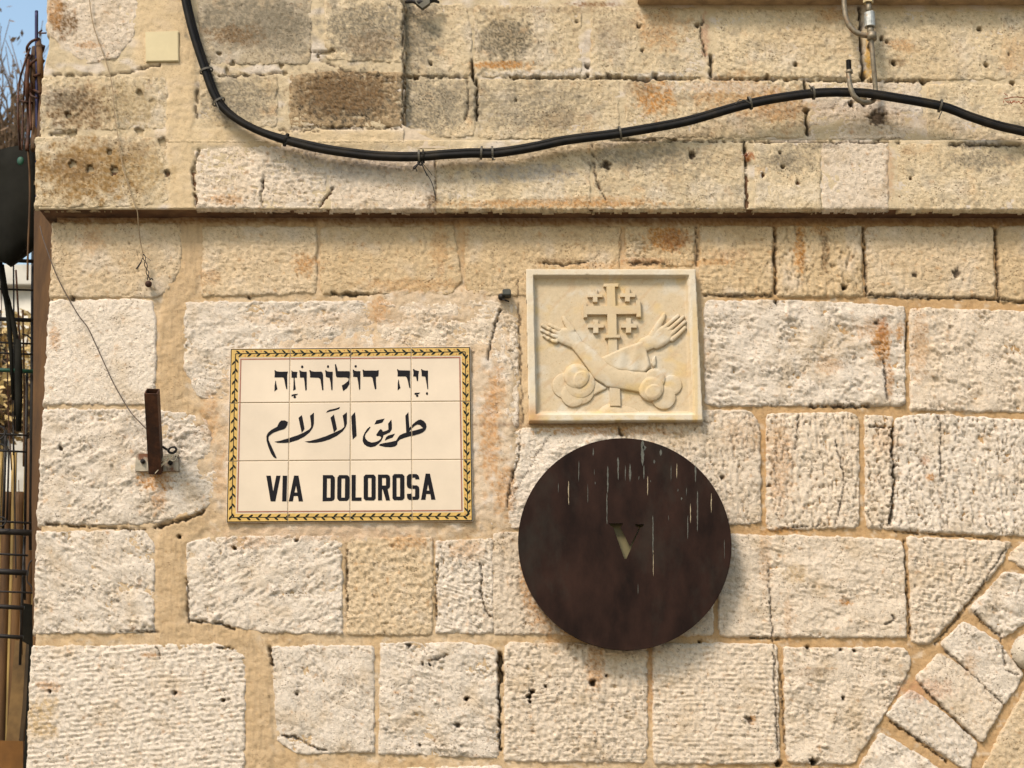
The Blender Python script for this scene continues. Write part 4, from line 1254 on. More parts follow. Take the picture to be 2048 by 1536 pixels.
flatpiece('main_cross', [(1207, 567), (1237, 566.5), (1237, 573), (1230, 573), (1231.5, 611), (1272, 610.5), (1272, 600), (1281, 600), (1282.5, 634), (1273, 634), (1273, 628), (1233, 628.5), (1234, 669), (1241, 669), (1241, 675.5), (1210, 676), (1210, 669), (1215.5, 669), (1214.5, 629), (1174.5, 629), (1175, 634.5), (1167, 635), (1167, 605), (1174, 605), (1174, 611.5), (1214, 611.5), (1213, 573), (1207, 573)], PB - 0.0110)
flatpiece('cross_staff', [(1216, 674), (1234, 674), (1236, 720), (1217, 722)], PB - 0.0070)
flatpiece('cross_staff', [(1219, 770), (1240, 770), (1241.5, 812), (1220, 812)], PB - 0.0070)
for (x0, x1, y0_, y1, a0, a1, b0, b1) in ((1175, 1205.5, 587.3, 594, 1185.6, 1195, 577.5, 604), (1240.5, 1271, 586, 593.5, 1250, 1260, 575, 603),
                                       (1176, 1208, 647.3, 655, 1186.6, 1197, 639, 666), (1242, 1274, 647, 655, 1252, 1262.5, 636, 665.5)):
    flatpiece('small_cross', [(a0, b0), (a1, b0), (a1, y0_), (x1, y0_), (x1, y1), (a1, y1), (a1, b1), (a0, b1), (a0, y1), (x0, y1), (x0, y0_), (a0, y0_)], PB - 0.0095, bevel=0.0007)


def caps(U, V, ch):
    """height of a chain of rounded limbs: (u, v, radius, height)"""
    best = np.full(U.shape, -1e9); H = np.zeros(U.shape)
    for (a, b, r0, h0), (c, e, r1, h1) in zip(ch[:-1], ch[1:]):
        L2 = (c - a) ** 2 + (e - b) ** 2 + 1e-6
        t = np.clip(((U - a) * (c - a) + (V - b) * (e - b)) / L2, 0, 1)
        q = np.hypot(U - a - t * (c - a), V - b - t * (e - b))
        r = r0 + (r1 - r0) * t; hh = h0 + (h1 - h0) * t
        s = np.clip(1 - (q / r) ** 2, 0, 1)
        hv = hh * (0.45 + 0.55 * s ** .5)
        hv = np.where(q < r, hv * sstep(0, 1.6, r - q) ** .5, 0)
        H = np.maximum(H, hv); best = np.maximum(best, r - q)
    return H, best


def union(parts):
    def f(U, V):
        H = np.zeros(U.shape); B = np.full(U.shape, -1e9)
        for p in parts:
            if callable(p): h, b = p(U, V)
            else: h, b = caps(U, V, p)
            H = np.maximum(H, h); B = np.maximum(B, b)
        return H, B
    return f


def poly_h(poly, ht, rnd=7.0, k=2.0, tilt=None):
    def f(U, V):
        s = -polysd(U, V, poly, k)
        h = ht * (0.5 + 0.5 * np.clip(1 - (1 - np.clip(s / rnd, 0, 1)) ** 2, 0, 1)) * sstep(0, 1.5, s) ** .5
        if tilt: h = h * tilt(U, V)
        return h, s
    return f


M = 0.00145
# bare arm: left hand, forearm, elbow, upper arm running into the right cloud
arm1 = union([poly_h([(1112, 656), (1122, 655), (1139, 652), (1158, 668), (1168, 688), (1152, 706), (1130, 694), (1108, 686)], 6.0 * M, 9),
              [(1155, 692, 13, 6.5 * M), (1178, 715, 17, 7.5 * M), (1203, 744, 21, 8.5 * M), (1226, 757, 21, 8.5 * M)],
              [(1222, 757, 20, 8.5 * M), (1252, 761, 20.5, 8 * M), (1292, 767, 22, 7 * M)]])
relief('bare_arm', (1100, 1315, 645, 800), arm1)
arm2 = union([poly_h([(1306, 660), (1322, 650), (1342, 654), (1352, 664), (1350, 676), (1336, 690), (1314, 701), (1292, 694)], 6.0 * M, 9),
              [(1312, 680, 15, 6 * M), (1290, 690, 15, 6 * M)]])
relief('hand', (1270, 1360, 640, 715), arm2, step=1.0)
FL = [([(1116, 663, 5, 5.5 * M), (1108, 657.5, 4.6, 5 * M)], ), ([(1106, 656, 4.6, 5.5 * M), (1099, 652.5, 4.2, 5 * M)],),
      ]
fingers_left = [
    [(1118, 661, 5, 6 * M), (1111, 656.5, 5, 6 * M), (1108.5, 655, 3.8, 4.3 * M), (1106, 654.5, 4.8, 5.6 * M), (1099, 651, 4.0, 4.8 * M)],
    [(1116, 668, 5, 6 * M), (1110, 664.5, 5, 6 * M), (1104, 661.5, 3.8, 4.3 * M), (1099, 659, 4.9, 5.8 * M), (1093, 656, 3.8, 4.2 * M), (1085, 651.5, 4.2, 4.8 * M)],
    [(1114, 675, 5, 6 * M), (1108, 672.5, 5, 6 * M), (1102, 670.5, 3.8, 4.3 * M), (1097, 668, 4.9, 5.8 * M), (1091, 665, 3.8, 4.2 * M), (1084, 661.5, 4.2, 4.8 * M)],
    [(1113, 684, 4.6, 6 * M), (1107, 683, 4.8, 5.8 * M), (1102, 680.5, 3.6, 4.2 * M), (1097, 678, 4.7, 5.6 * M), (1092, 675, 3.6, 4.2 * M), (1088, 672.5, 3.9, 4.6 * M)],
    [(1142, 662, 9, 6.5 * M), (1135, 650, 6.8, 6 * M), (1129.5, 641, 5.6, 5.4 * M), (1127.5, 636, 4.4, 4.6 * M)],
]
for f in fingers_left:
    us = [p[0] for p in f]; vs = [p[1] for p in f]
    relief('finger', (min(us) - 9, max(us) + 9, min(vs) - 9, max(vs) + 9), union([f]), step=0.8)
fingers_right = [
    [(1326, 658, 5.2, 6 * M), (1340, 646, 4.6, 5.4 * M), (1356, 633, 4.2, 4.8 * M)],
    [(1336, 662, 5.0, 6.4 * M), (1352, 648, 4.8, 6 * M), (1366, 635, 4.2, 5.4 * M)],
    [(1342, 670, 5.0, 6.6 * M), (1356, 657, 4.8, 6.2 * M), (1369, 645, 4.4, 5.6 * M)],
    [(1344, 680, 5.6, 6.6 * M), (1356, 670, 5.0, 6.2 * M), (1369, 657, 4.4, 5.6 * M)],
    [(1306, 672, 9.5, 5.6 * M), (1317, 651, 7.4, 5.6 * M), (1324, 640, 6.0, 5.2 * M), (1328, 630, 4.4, 4.4 * M)],
]
for f in fingers_right:
    us = [p[0] for p in f]; vs = [p[1] for p in f]
    relief('finger', (min(us) - 10, max(us) + 10, min(vs) - 10, max(vs) + 10), union([f]), step=0.8)
for q in fingers_right[:0]: pass
sl = poly_h([(1198, 711), (1240, 697), (1287, 674), (1302, 735), (1290, 748), (1236, 745), (1210, 733)], 6.6 * M, 6, 1.2,
            tilt=lambda U, V: 1 + .10 * np.sin((U - 1230) / 4.6 + V / 40) * sstep(1215, 1250, U))
relief('sleeve', (1185, 1310, 668, 755), sl)
relief('sleeve', (1296, 1320, 705, 740), poly_h([(1301, 728), (1304, 716), (1312, 709), (1313, 732), (1306, 738)], 5 * M, 4, 1.0), step=0.9)
relief('sleeve', (1180, 1222, 755, 796), poly_h([(1186, 757), (1216, 778), (1186, 793)], 3.4 * M, 5, 1.0))


def disc(cu, cv, r, h, spiral=None):
    def f(U, V):
        q = np.hypot(U - cu, (V - cv) / .985)
        s = np.clip(1 - q / r, 0, 1)
        hh = h * (0.62 + 0.38 * np.clip(s * 3.2, 0, 1) ** .6) * sstep(0, 1.4, r - q) ** .5
        if spiral:
            su, sv, sr = spiral
            q2 = np.hypot(U - su, V - sv)
            hh = hh + 1.3 * M * sstep(-1.5, 1.5, sr - q2)
        return hh, r - q
    return f


for (cu, cv, r, h, sp) in ((1130, 772, 26.5, 3.0, None), (1147, 790, 26, 4.4, None), (1160, 781, 30, 3.8, None), (1160, 768, 31, 6.0, None), (1153, 754, 26.5, 8.0, (1165, 763, 18)),
                           (1343, 771, 21.5, 3.2, None), (1327, 796, 25, 4.6, None), (1309, 759, 22, 6.6, None), (1302, 779, 26, 8.6, (1307, 788, 16))):
    relief('cloud_puff', (cu - r - 2, cu + r + 2, cv - r - 2, cv + r + 2), disc(cu, cv, r, h * M, sp), step=1.1)


def mound(a, b, rx, ry, h):
    def f(U, V):
        q = np.hypot((U - a) / rx, (V - b) / ry)
        s = np.clip(1 - q, 0, 1)
        return h * sstep(0, .5, s) ** .6, np.where(V < 833, (1 - q) * 20, -1)
    return f


relief('mound', (1175, 1290, 795, 836), mound(1236, 836, 48, 26, 2.6 * M))
relief('mound', (1175, 1270, 800, 836), mound(1226, 836, 34, 30, 3.6 * M))

# ------------------------------------------------------------------ dark bronze disc
DY = -0.052
cd = P3(1249.5, 1084.5, DY)
dist = math.sqrt((cd.y - CAM[1]) ** 2 + (cd.z - CAM[2]) ** 2) * 1.0
fwd = (cd.y - CAM[1]) * ct + (cd.z - CAM[2]) * st
Rd = 213.5 / F * fwd
dsk = empty('bronze_disc', (cd.x, 0, cd.z - Rd), 'large round dark bronze disc with a cut-out V at its centre, standing off the wall', 'station marker')


def circ(r, n=128):
    return [(cd.x + r * math.cos(2 * math.pi * k / n), cd.z + r * math.sin(2 * math.pi * k / n)) for k in range(n)]


def prism_w(bm, loops, yf, yb):
    flat = [[Vector((x, z, 0)) for x, z in lp] for lp in loops]
    fr = [bm.verts.new((x, yf, z)) for lp in loops for x, z in lp]
    bk = [bm.verts.new((x, yb, z)) for lp in loops for x, z in lp]
    for a, b, c in tessellate_polygon(flat):
        bm.faces.new((fr[a], fr[b], fr[c])); bm.faces.new((bk[c], bk[b], bk[a]))
    k = 0
    for lp in loops:
        m = len(lp)
        for i in range(m):
            j = (i + 1) % m
            bm.faces.new((fr[k + i], fr[k + j], bk[k + j], bk[k + i]))
        k += m


def DZ(x, y): return (1020 + x / 3.2, 860 + y / 3.2)


VV = [DZ(*p) for p in ((633, 597), (724, 597), (716, 612), (706, 622), (768, 745), (826, 624), (808, 618), (799, 603), (858, 603), (850, 618), (834, 625), (745, 824), (732, 824), (660, 622), (643, 612))]
VW = [(P3(u, v, DY).x, P3(u, v, DY).z) for u, v in VV]
bm = bmesh.new()
prism_w(bm, [circ(Rd), VW], DY, DY + 0.0025)
mesh_bm('face', bm, M_bronze, dsk)
bm = bmesh.new()
prism_w(bm, [circ(Rd - 0.0006), circ(Rd - 0.0026)], DY + 0.0027, DY + 0.022)
mesh_bm('rim', bm, M_bronze, dsk, smooth=False)
bm = bmesh.new()
prism_w(bm, [circ(Rd * .42, 48)], DY + 0.024, DY + 0.028)
mesh_bm('back_plate', bm, M_khaki, dsk)
for a in (45, 135, 225, 315):
    x = cd.x + math.cos(math.radians(a)) * Rd * .36; z = cd.z + math.sin(math.radians(a)) * Rd * .36
    bm = bmesh.new()
    bm_tube(bm, [(x, DY + 0.003, z), (x, 0.03, z)], 0.008, 10)
    mesh_bm('mounting_rod', bm, M_dark, dsk, smooth=True)
rr = random.Random(5)
DR = [(440, 195, 330, 5, 0), (375, 325, 480, 7, 1), (532, 115, 165, 10, 0), (498, 345, 465, 5, 0), (692, 175, 320, 13, 0), (625, 230, 405, 12, 0), (620, 405, 605, 7, 0),
      (768, 215, 330, 14, 0), (738, 225, 325, 6, 0), (848, 65, 230, 24, 0), (856, 225, 315, 9, 0), (881, 295, 420, 6, 1), (965, 125, 165, 18, 0), (1068, 215, 310, 7, 1), (1187, 225, 335, 12, 0),
      (915, 545, 850, 7, 0), (917, 770, 935, 5, 1), (1138, 545, 700, 6, 0), (1155, 470, 595, 6, 1), (1200, 390, 650, 9, 0), (1288, 405, 530, 6, 1), (825, 295, 320, 6, 0),
      (1015, 545, 580, 4, 0), (1372, 700, 825, 4, 0), (1075, 375, 395, 8, 0), (545, 330, 352, 5, 0), (860, 100, 130, 26, 0), (1098, 430, 450, 10, 0), (310, 340, 400, 5, 0), (923, 190, 215, 12, 0),
      (1130, 370, 420, 5, 0), (900, 320, 335, 4, 0), (820, 985, 1050, 5, 0), (540, 250, 290, 4, 0), (1030, 225, 330, 4, 0)]
for x, a, b, wd, pale in DR:
    bm = bmesh.new()
    L = []; Rr = []
    n = max(3, int((b - a) / 18))
    for i in range(n + 1):
        t = i / n
        yy = a + (b - a) * t
        prof = wd * .5 * (0.25 + .75 * math.sin(math.pi * min(1, t * .8 + .15)) ** .7) * rr.uniform(.55, 1.1) * (.25 if i in (0, n) else 1)
        ox = rr.uniform(-1, 1) * 1.2
        L.append(P3(*DZ(x + ox - prof, yy), DY - 0.0004)); Rr.append(P3(*DZ(x + ox + prof, yy), DY - 0.0004))
    lv = [bm.verts.new(p) for p in L]; rv = [bm.verts.new(p) for p in Rr]
    for i in range(n): bm.faces.new((lv[i], lv[i + 1], rv[i + 1], rv[i]))
    mesh_bm('dried_drip', bm, M_streakw if pale else M_streakg, dsk)

# ------------------------------------------------------------------ black cable across the top
CB = [(352, -130), (366, -30), (384, 50), (409, 130), (430, 190), (456, 224), (502, 253), (560, 276), (640, 296), (720, 307), (780, 312), (838, 313), (890, 308), (940, 305), (985, 306), (1030, 300), (1080, 290), (1130, 280), (1240, 266),
      (1345, 247), (1400, 234), (1450, 220), (1500, 206), (1560, 194), (1640, 185), (1720, 185), (1760, 189), (1830, 201), (1890, 214), (1940, 232), (2000, 251), (2060, 266), (2200, 305), (2400, 350), (2700, 380), (2950, 385)]
CY = -0.092
cable = empty('black_cable', P3(838, 313, CY), 'thick twin black cable sagging across the upper wall and resting in the pipe hook', 'cable')
cp = [P3(u, v, CY) for u, v in CB]
sm = catmull(cp, 6)
rr = random.Random(2)
up_, lo_ = [], []
for i, p in enumerate(sm):
    t = (sm[min(i + 1, len(sm) - 1)] - sm[max(i - 1, 0)]).normalized()
    n = Vector((-t.z, 0, t.x))
    if n.z < 0: n = -n
    ph = math.sin(i * .055 + .4) * .35
    left = sstep(-.66, -.52, p.x)
    off = 0.0035 + 0.0030 * float(left)
    wv = 0.0008 * math.sin(i * .31)
    up_.append(p + n * (off + wv) + Vector((0, 0.006 + .003 * ph, 0)))
    lo_.append(p - n * (off - wv) + Vector((0, -0.004, 0)))
bm = bmesh.new(); bm_tube(bm, up_, 0.0078, 12); mesh_bm('strand', bm, M_cable, cable, smooth=True)
bm = bmesh.new(); bm_tube(bm, lo_, 0.0088, 12); mesh_bm('strand', bm, M_cable, cable, smooth=True)


def cable_frame(u):
    best = min(range(len(sm)), key=lambda i: abs(1024 + (sm[i].x - 0) * F / ((CY - CAM[1]) * ct + (sm[i].z - CAM[2]) * st) - u) + (1000 if False else 0))
    t = (sm[min(best + 1, len(sm) - 1)] - sm[max(best - 1, 0)]).normalized()
    return sm[best], t


def tie_ring(name, u, wdt=0.006, r=0.0163, mat=None, tail=None):
    c, t = cable_frame(u)
    n = Vector((-t.z, 0, t.x)); d = Vector((0, 1, 0))
    bm = bmesh.new()
    N = 20
    rg = []
    for sgn in (-1, 1):
        for rad in (1.0, 1.10):
            rg.append([bm.verts.new(c + t * sgn * wdt / 2 + (n * math.cos(a) * r * rad + d * math.sin(a) * r * .86 * rad)) for a in [2 * math.pi * k / N for k in range(N)]])
    for A, B in ((1, 3), (0, 1), (2, 3), (0, 2)):
        for k in range(N):
            bm.faces.new((rg[A][k], rg[A][(k + 1) % N], rg[B][(k + 1) % N], rg[B][k]))
    if tail:
        hp = P3(tail[0][0], tail[0][1], CY - 0.012)
        bm_tube(bm, [hp] + [P3(a, b, CY - 0.014) for a, b in tail[1:]], 0.0014, 6)
    mesh_bm(name, bm, mat or M_tie, cable, smooth=False)


for u, tail in ((411, None), (437, [(432, 205), (436, 214), (440, 225)]), (577, [(575, 284), (568, 289)]), (838, None), (843, None), (961, None), (984, [(984, 314), (990, 320)]), (1245, None),
                (1503, [(1503, 208), (1490, 200), (1479, 199), (1471, 207)]), (1623, [(1624, 183), (1618, 170), (1624, 176)]), (1884, [(1884, 222), (1880, 231), (1877, 238)])):
    tie_ring('cable_tie', u, wdt=0.0052 if u != 843 else .004, tail=tail, mat=M_tie if u not in (843, 577) else M_cable)

# frayed wire hanging from the cable
fw = empty('frayed_wire', P3(843, 322, CY), 'frayed black wire tangle hanging below the cable over the ledge', 'wire')
for pts, r in (([(840, 318), (844, 330), (852, 345), (862, 362), (868, 380), (872, 402)], .0011), ([(842, 320), (848, 338), (854, 352)], .0010), ([(846, 328), (858, 342), (864, 350)], .0008),
               ([(841, 320), (836, 328), (828, 338)], .0024), ([(838, 326), (831, 332), (834, 343)], .0014), ([(841, 318), (846, 322), (842, 330), (836, 326), (841, 319)], .0026), ([(833, 330), (827, 334), (826, 341)], .0012)):
    tube_obj('strand', [P3(a, b, CY - 0.004 + 0.0003 * i) for i, (a, b) in enumerate(pts)], r, M_dark, fw, 6)

# ------------------------------------------------------------------ pipe bracket with hook
hk = empty('pipe_hook', P3(1742, 72, -0.09), 'weathered steel pipe hanger with a ring joint and threaded hook that carries the black cable', 'pipe hook')
ya = -0.080
tube_obj('upper_rod', [P3(1686, -120, ya), P3(1687, -40, ya), P3(1689, 15, ya), P3(1694, 42, ya), P3(1706, 60, ya), P3(1722, 69, ya), P3(1740, 72, ya)], 0.0072, M_galv, hk, 12)
bm = bmesh.new()
c = P3(1743, 73, ya + .001)
bm_tube(bm, [c + Vector((0, -0.004, 0.008)), c + Vector((0, -0.004, -0.011))], 0.0125, 14)
mesh_bm('ring_joint', bm, M_galv, hk, smooth=True)
hyp = [(1742, 68, ya), (1743, 85, ya), (1747, 130, ya + .006), (1750, 165, ya + .016), (1751, 188, ya + .018), (1746, 201, ya + .004), (1733, 205, -0.098), (1720, 202, -0.114), (1708, 192, -0.120), (1701, 175, -0.121), (1698, 155, -0.120), (1697, 142, -0.119)]
tube_obj('hook_rod', [P3(*p) for p in hyp], 0.0066, M_galv, hk, 12)
bm = bmesh.new()
a_, b_ = P3(1699, 147, -0.119), P3(1698, 141, -0.119)
bm_tube(bm, [a_, b_], 0.0092, 12)
mesh_bm('collar', bm, M_galv, hk, smooth=True)
bm = bmesh.new()
pts = []; rd = []
a_, b_ = P3(1698, 142, -0.119), P3(1697, 121, -0.119)
for i in range(37):
    pts.append(a_.lerp(b_, i / 36)); rd.append(0.0068 if i % 4 < 2 else 0.0052)
bm_tube(bm, pts, rd, 12)
mesh_bm('thread', bm, M_dark, hk, smooth=False)
bm = bmesh.new()
bm_tube(bm, [P3(1738, 26, ya), P3(1738.5, 27, ya), P3(1740, 54, ya), P3(1740, 55, ya)], [0.0125, 0.0145, 0.0145, 0.0130], 16)
mesh_bm('socket', bm, M_galvlight, hk, smooth=False)
bm = bmesh.new(); bm_tube(bm, [P3(1737, 6, ya), P3(1738, 26, ya)], 0.0075, 12)
mesh_bm('bolt', bm, M_galv, hk, smooth=True)
bm = bmesh.new(); bm_tube(bm, [P3(1740, 52, ya), P3(1742, 70, ya)], 0.0090, 12)
mesh_bm('bolt_end', bm, M_galv, hk, smooth=True)
bm = bmesh.new(); bm_tube(bm, [P3(1736, -30, ya), P3(1736.5, 6, ya)], 0.0135, 6); mesh_bm('nut', bm, simple('cream_painted_nut', (.45, .36, .2), .7), hk)
bm = bmesh.new(); bm_tube(bm, [P3(1734, -300, ya), P3(1736, -28, ya)], 0.009, 10); mesh_bm('hanger_rod', bm, M_galv, hk, smooth=True)
# wall fixing bar beside the ring
bm = bmesh.new(); q = P3(1745, 76, ya); bm_tube(bm, [q, Vector((q.x, Y_REC + .02, q.z))], 0.005, 8); mesh_bm('wall_pin', bm, M_galv, hk, smooth=True)

# ------------------------------------------------------------------ thin wires
def wire(name, pts, r, mat, label, cat='wire'):
    o = tube_obj(name, [P3(*p) for p in pts], r, mat, None, 6, 6)
    setp(o, label, cat)
    return o


wire('thin_wire', [(176, -60, -.075), (180, 10, -.074), (188, 55, -.072), (200, 90, -.071), (214, 130, -.072), (222, 160, -.072), (226, 190, -.071), (229, 225, -.071), (236, 275, -.071), (245, 330, -.070), (258, 375, -.070), (270, 410, -.070), (275, 425, -.066), (277, 450, -.05), (281, 485, -.028), (286, 506, -.022)], 0.0013, M_wirepale,
     'thin pale wire running straight down the left quoins to the nail')['group'] = 'thin wires on the left corner stones'
wire('thin_wire', [(80, 452, .03), (86, 476, .0), (96, 505, -.012), (106, 533, -.018), (120, 565, -.018), (140, 602, -.02), (158, 632, -.021), (176, 656, -.021), (192, 690, -.022), (208, 725, -.024), (224, 760, -.028), (243, 795, -.034), (262, 825, -.042), (280, 845, -.055), (297, 862, -.066)], 0.0014, M_wirebrown,
     'thin brown wire slanting from the wall corner to the rusty bracket')['group'] = 'thin wires on the left corner stones'

nail = empty('wall_nail', P3(297, 568, -.01), 'rusty nail in the upper left quoin with twisted wire tied to it', 'nail')
bm = bmesh.new()
bm_tube(bm, [P3(296, 566, .02), P3(297, 567, -.016)], 0.0035, 8)
bmesh.ops.create_uvsphere(bm, u_segments=12, v_segments=8, radius=0.0088, matrix=Matrix.Translation(P3(297, 568, -.02)))
mesh_bm('nail_head', bm, M_rust, nail, smooth=True)
tw1, tw2 = [], []
for i in range(30):
    t = i / 29
    u = 287 + 11 * t; v = 508 + 52 * t; a = t * 11
    tw1.append(P3(u + 2.6 * math.sin(a), v, -.022 + .003 * math.cos(a))); tw2.append(P3(u - 2.6 * math.sin(a), v, -.022 - .003 * math.cos(a)))
tube_obj('twisted_wire', tw1, .0012, M_dark, nail, 6, 1); tube_obj('twisted_wire', tw2, .0012, M_dark, nail, 6, 1)
tube_obj('wire_end', [P3(285, 516, -.024), P3(281, 526, -.026), P3(273, 538, -.027)], [.0012] * 5 + [.002] * 5 + [.0026], M_dark, nail, 6)
tube_obj('wire_end', [P3(290, 513, -.024), P3(296, 517, -.028), P3(302, 522, -.03)], .0007, M_wirebrown, nail, 6)
tube_obj('wire_end', [P3(299, 560, -.024), P3(303, 557, -.026), P3(306, 560, -.027)], .0018, M_dark, nail, 6)

# ------------------------------------------------------------------ rusty bracket
br = empty('rusty_bracket', P3(313, 942, 0), 'rusty square steel tube on a small wall plate, tilted outwards left of the tiled sign', 'bracket')
bm = bmesh.new()
prism(bm, [[(272, 907), (356, 908), (357, 942), (270, 942)]], -0.010, 0.004)
mesh_bm('wall_plate', bm, M_plate, br)
for u, v in ((286, 923), (341, 926)):
    bm = bmesh.new(); c = P3(u, v, -.010)
    bm_tube(bm, [c, c + Vector((0, -.006, 0))], .0062, 6)
    bm_tube(bm, [c + Vector((0, -.005, 0)), c + Vector((0, -.012, 0))], .0032, 8)
    mesh_bm('bolt', bm, M_dark, br)
base = P3(312, 936, -0.022); th = math.radians(38)
ax = Vector((0.040, -math.sin(th), math.cos(th))).normalized()
# length so that the open end sits where the photo shows it
Lt = 0.205
sx = Vector((1, 0, 0)); sx = (sx - ax * sx.dot(ax)).normalized(); sy = ax.cross(sx).normalized()
hw, ww = .0155, .0022
bm = bmesh.new()
R4 = []
for L_, half in ((-.01, hw), (Lt, hw), (Lt, hw - ww), (0.0, hw - ww)):
    R4.append([bm.verts.new(base + ax * L_ + sx * a * half + sy * b * half) for a, b in ((-1, -1), (1, -1), (1, 1), (-1, 1))])
for A in range(3):
    for k in range(4):
        bm.faces.new((R4[A][k], R4[A][(k + 1) % 4], R4[A + 1][(k + 1) % 4], R4[A + 1][k]))
bm.faces.new(R4[0]); bm.faces.new(R4[3])
mesh_bm('square_tube', bm, M_rust, br)
tg = empty('wire_tangle', P3(345, 905, -.03), 'black wire knot with loose white string on the right side of the rusty bracket', 'wire')
rr = random.Random(8)
pts = []
for i in range(26):
    a = i * 1.15
    pts.append(P3(345 + 8 * math.cos(a) + rr.uniform(-2, 2), 900 + 6 * math.sin(a) + rr.uniform(-2, 2), -.032 + .007 * math.sin(a * .6)))
tube_obj('black_knot', pts, .0020, M_dark, tg, 6, 3)
tube_obj('black_knot', [P3(325, 893, -.04), P3(332, 898, -.034), P3(338, 900, -.03)], .003, M_dark, tg, 6)
tube_obj('black_knot', [P3(350, 912, -.03), P3(357, 916, -.03), P3(362, 915, -.03)], .0010, M_dark, tg, 6)
for pts in ([(352, 903), (354, 912), (349, 921), (341, 920), (340, 912), (346, 910)], [(345, 913), (336, 922), (325, 930), (318, 938), (310, 947)], [(338, 914), (328, 918), (321, 922), (324, 930), (332, 922)],
            [(334, 912), (326, 926), (322, 934)], [(340, 908), (334, 918), (326, 921), (320, 926)], [(342, 906), (335, 911), (328, 914), (320, 921)]):
    tube_obj('white_string', [P3(a, b, -.036 + rr.uniform(-.003, .003)) for a, b in pts], .0011, M_string, tg, 6)

# ------------------------------------------------------------------ cover plate, clip, bits
bm = bmesh.new()
prism(bm, [[(290, 63), (357, 61), (357.5, 122), (291, 123)]], Y_LEDGE - .008, Y_LEDGE + .004)
bmesh.ops.recalc_face_normals(bm, faces=bm.faces)
bmesh.ops.dissolve_limit(bm, angle_limit=0.01, verts=bm.verts[:], edges=bm.edges[:])
es = [e for e in bm.edges if abs(e.verts[0].co.y - (Y_LEDGE - .008)) < 1e-5 and abs(e.verts[1].co.y - (Y_LEDGE - .008)) < 1e-5]
bmesh.ops.bevel(bm, geom=es, offset=.002, segments=2, affect='EDGES')
o = mesh_bm('junction_box_cover', bm, M_cover, None)
setp(o, 'square cream plastic cover plate on the plaster left of the black cable', 'cover plate')

cl = empty('metal_clip', P3(1010, 592, -.01), 'small dark metal clip sticking out of the joint left of the plaque', 'clip')
bm = bmesh.new()
bm_box(bm, P3(1005, 597, 0) + Vector((0, -.03, 0)), P3(1022, 585, 0) + Vector((0, .0, 0)), bevel=.002)
mesh_bm('clip_body', bm, simple('grey_dirty_metal', (.06, .06, .05), .6, .4), cl)
bm = bmesh.new()
bm_tube(bm, [P3(1004, 593, .02), P3(1003, 594, -.02)], .009, 10)
mesh_bm('bolt', bm, M_dark, cl, smooth=True)
bm = bmesh.new()
bm_tube(bm, [P3(1000, 597, -.015), P3(1010, 600, -.018), P3(1018, 603, -.014)], .0022, 6)
mesh_bm('bent_end', bm, M_dark, cl, smooth=True)

cb = empty('broken_clamp', P3(842, 5, Y_REC), 'broken dark metal clamp sticking out of the wall at the top edge of the photo', 'clamp')
bm = bmesh.new()
bm_tube(bm, [P3(812, 4, -.05), P3(826, 2, -.07), P3(838, 6, -.075), P3(850, 4, -.07), P3(868, 0, -.06), P3(878, 5, -.05)], [.004, .006, .008, .009, .006, .003], 8)
mesh_bm('arm', bm, M_dark, cb, smooth=True)
bm = bmesh.new()
prism(bm, [[(828, -8), (858, -10), (860, 5), (845, 16), (832, 6)]], -.08, -.065)
mesh_bm('flap', bm, simple('grey_bent_sheet', (.10, .09, .065), .6, .4), cb)

sp = empty('dry_sprig', P3(2048, 195, Y_REC), 'dry rusty red sprig with small leaves growing from the wall at the right edge', 'plant')
tube_obj('stem', [P3(2090, 200, Y_REC + .01), P3(2050, 196, -.06), P3(2030, 194, -.07), P3(2008, 198, -.07)], .0013, M_sprig, sp, 6)
rr = random.Random(4)
for i in range(16):
    u = 2008 + i * 3.6; v = 197 + rr.choice((-7, 7, 9, -4)) + rr.uniform(-2, 2)
    bm = bmesh.new()
    c = P3(u, v, -.07)
    a = rr.uniform(0, 6.28); d = Vector((math.cos(a), rr.uniform(-.5, .5), math.sin(a))).normalized(); e = d.orthogonal().normalized()
    L = rr.uniform(.004, .008)
    vs = [bm.verts.new(c + x) for x in (d * L, e * L * .4, -d * L, -e * L * .4)]
    vs2 = [bm.verts.new(v_.co + d.cross(e) * .0012) for v_ in vs]
    bm.faces.new(vs); bm.faces.new(vs2[::-1])
    for k in range(4): bm.faces.new((vs[k], vs[(k + 1) % 4], vs2[(k + 1) % 4], vs2[k]))
    mesh_bm('leaf', bm, M_sprig, sp)
tf = empty('dry_tuft', P3(1492, 312, Y_LEDGE), 'tiny brown dry tuft growing in the joint of the ledge course', 'plant')
rr = random.Random(9)
bm = bmesh.new()
for i in range(40):
    a = rr.uniform(0, 6.28); b = rr.uniform(.1, 1.2); L = rr.uniform(.006, .013)
    c = P3(1492, 312, Y_LEDGE - .003)
    bm_tube(bm, [c, c + Vector((math.cos(a) * math.sin(b) * L, -math.cos(b) * L, math.sin(a) * math.sin(b) * L))], .0007, 4)
mesh_bm('stems', bm, M_sprig, tf)

# ------------------------------------------------------------------ what stands beyond the wall's corner, left
# rusty timber post beside the corner
bm = bmesh.new()
pl = [(68, 430), (112, 430), (112, 800), (96, 1000), (84, 1300), (60, 1300), (62, 1000), (66, 780)]
prism(bm, [[(68, 420), (118, 420), (116, 800), (106, 1000), (100, 1325), (110, 2900), (74, 2900), (66, 1325), (63, 1000), (66, 780)]], 0.16, 0.24)
po = mesh_bm('timber_post', bm, M_wood, None)
setp(po, 'dark brown weathered timber post standing right behind the wall corner', 'post')

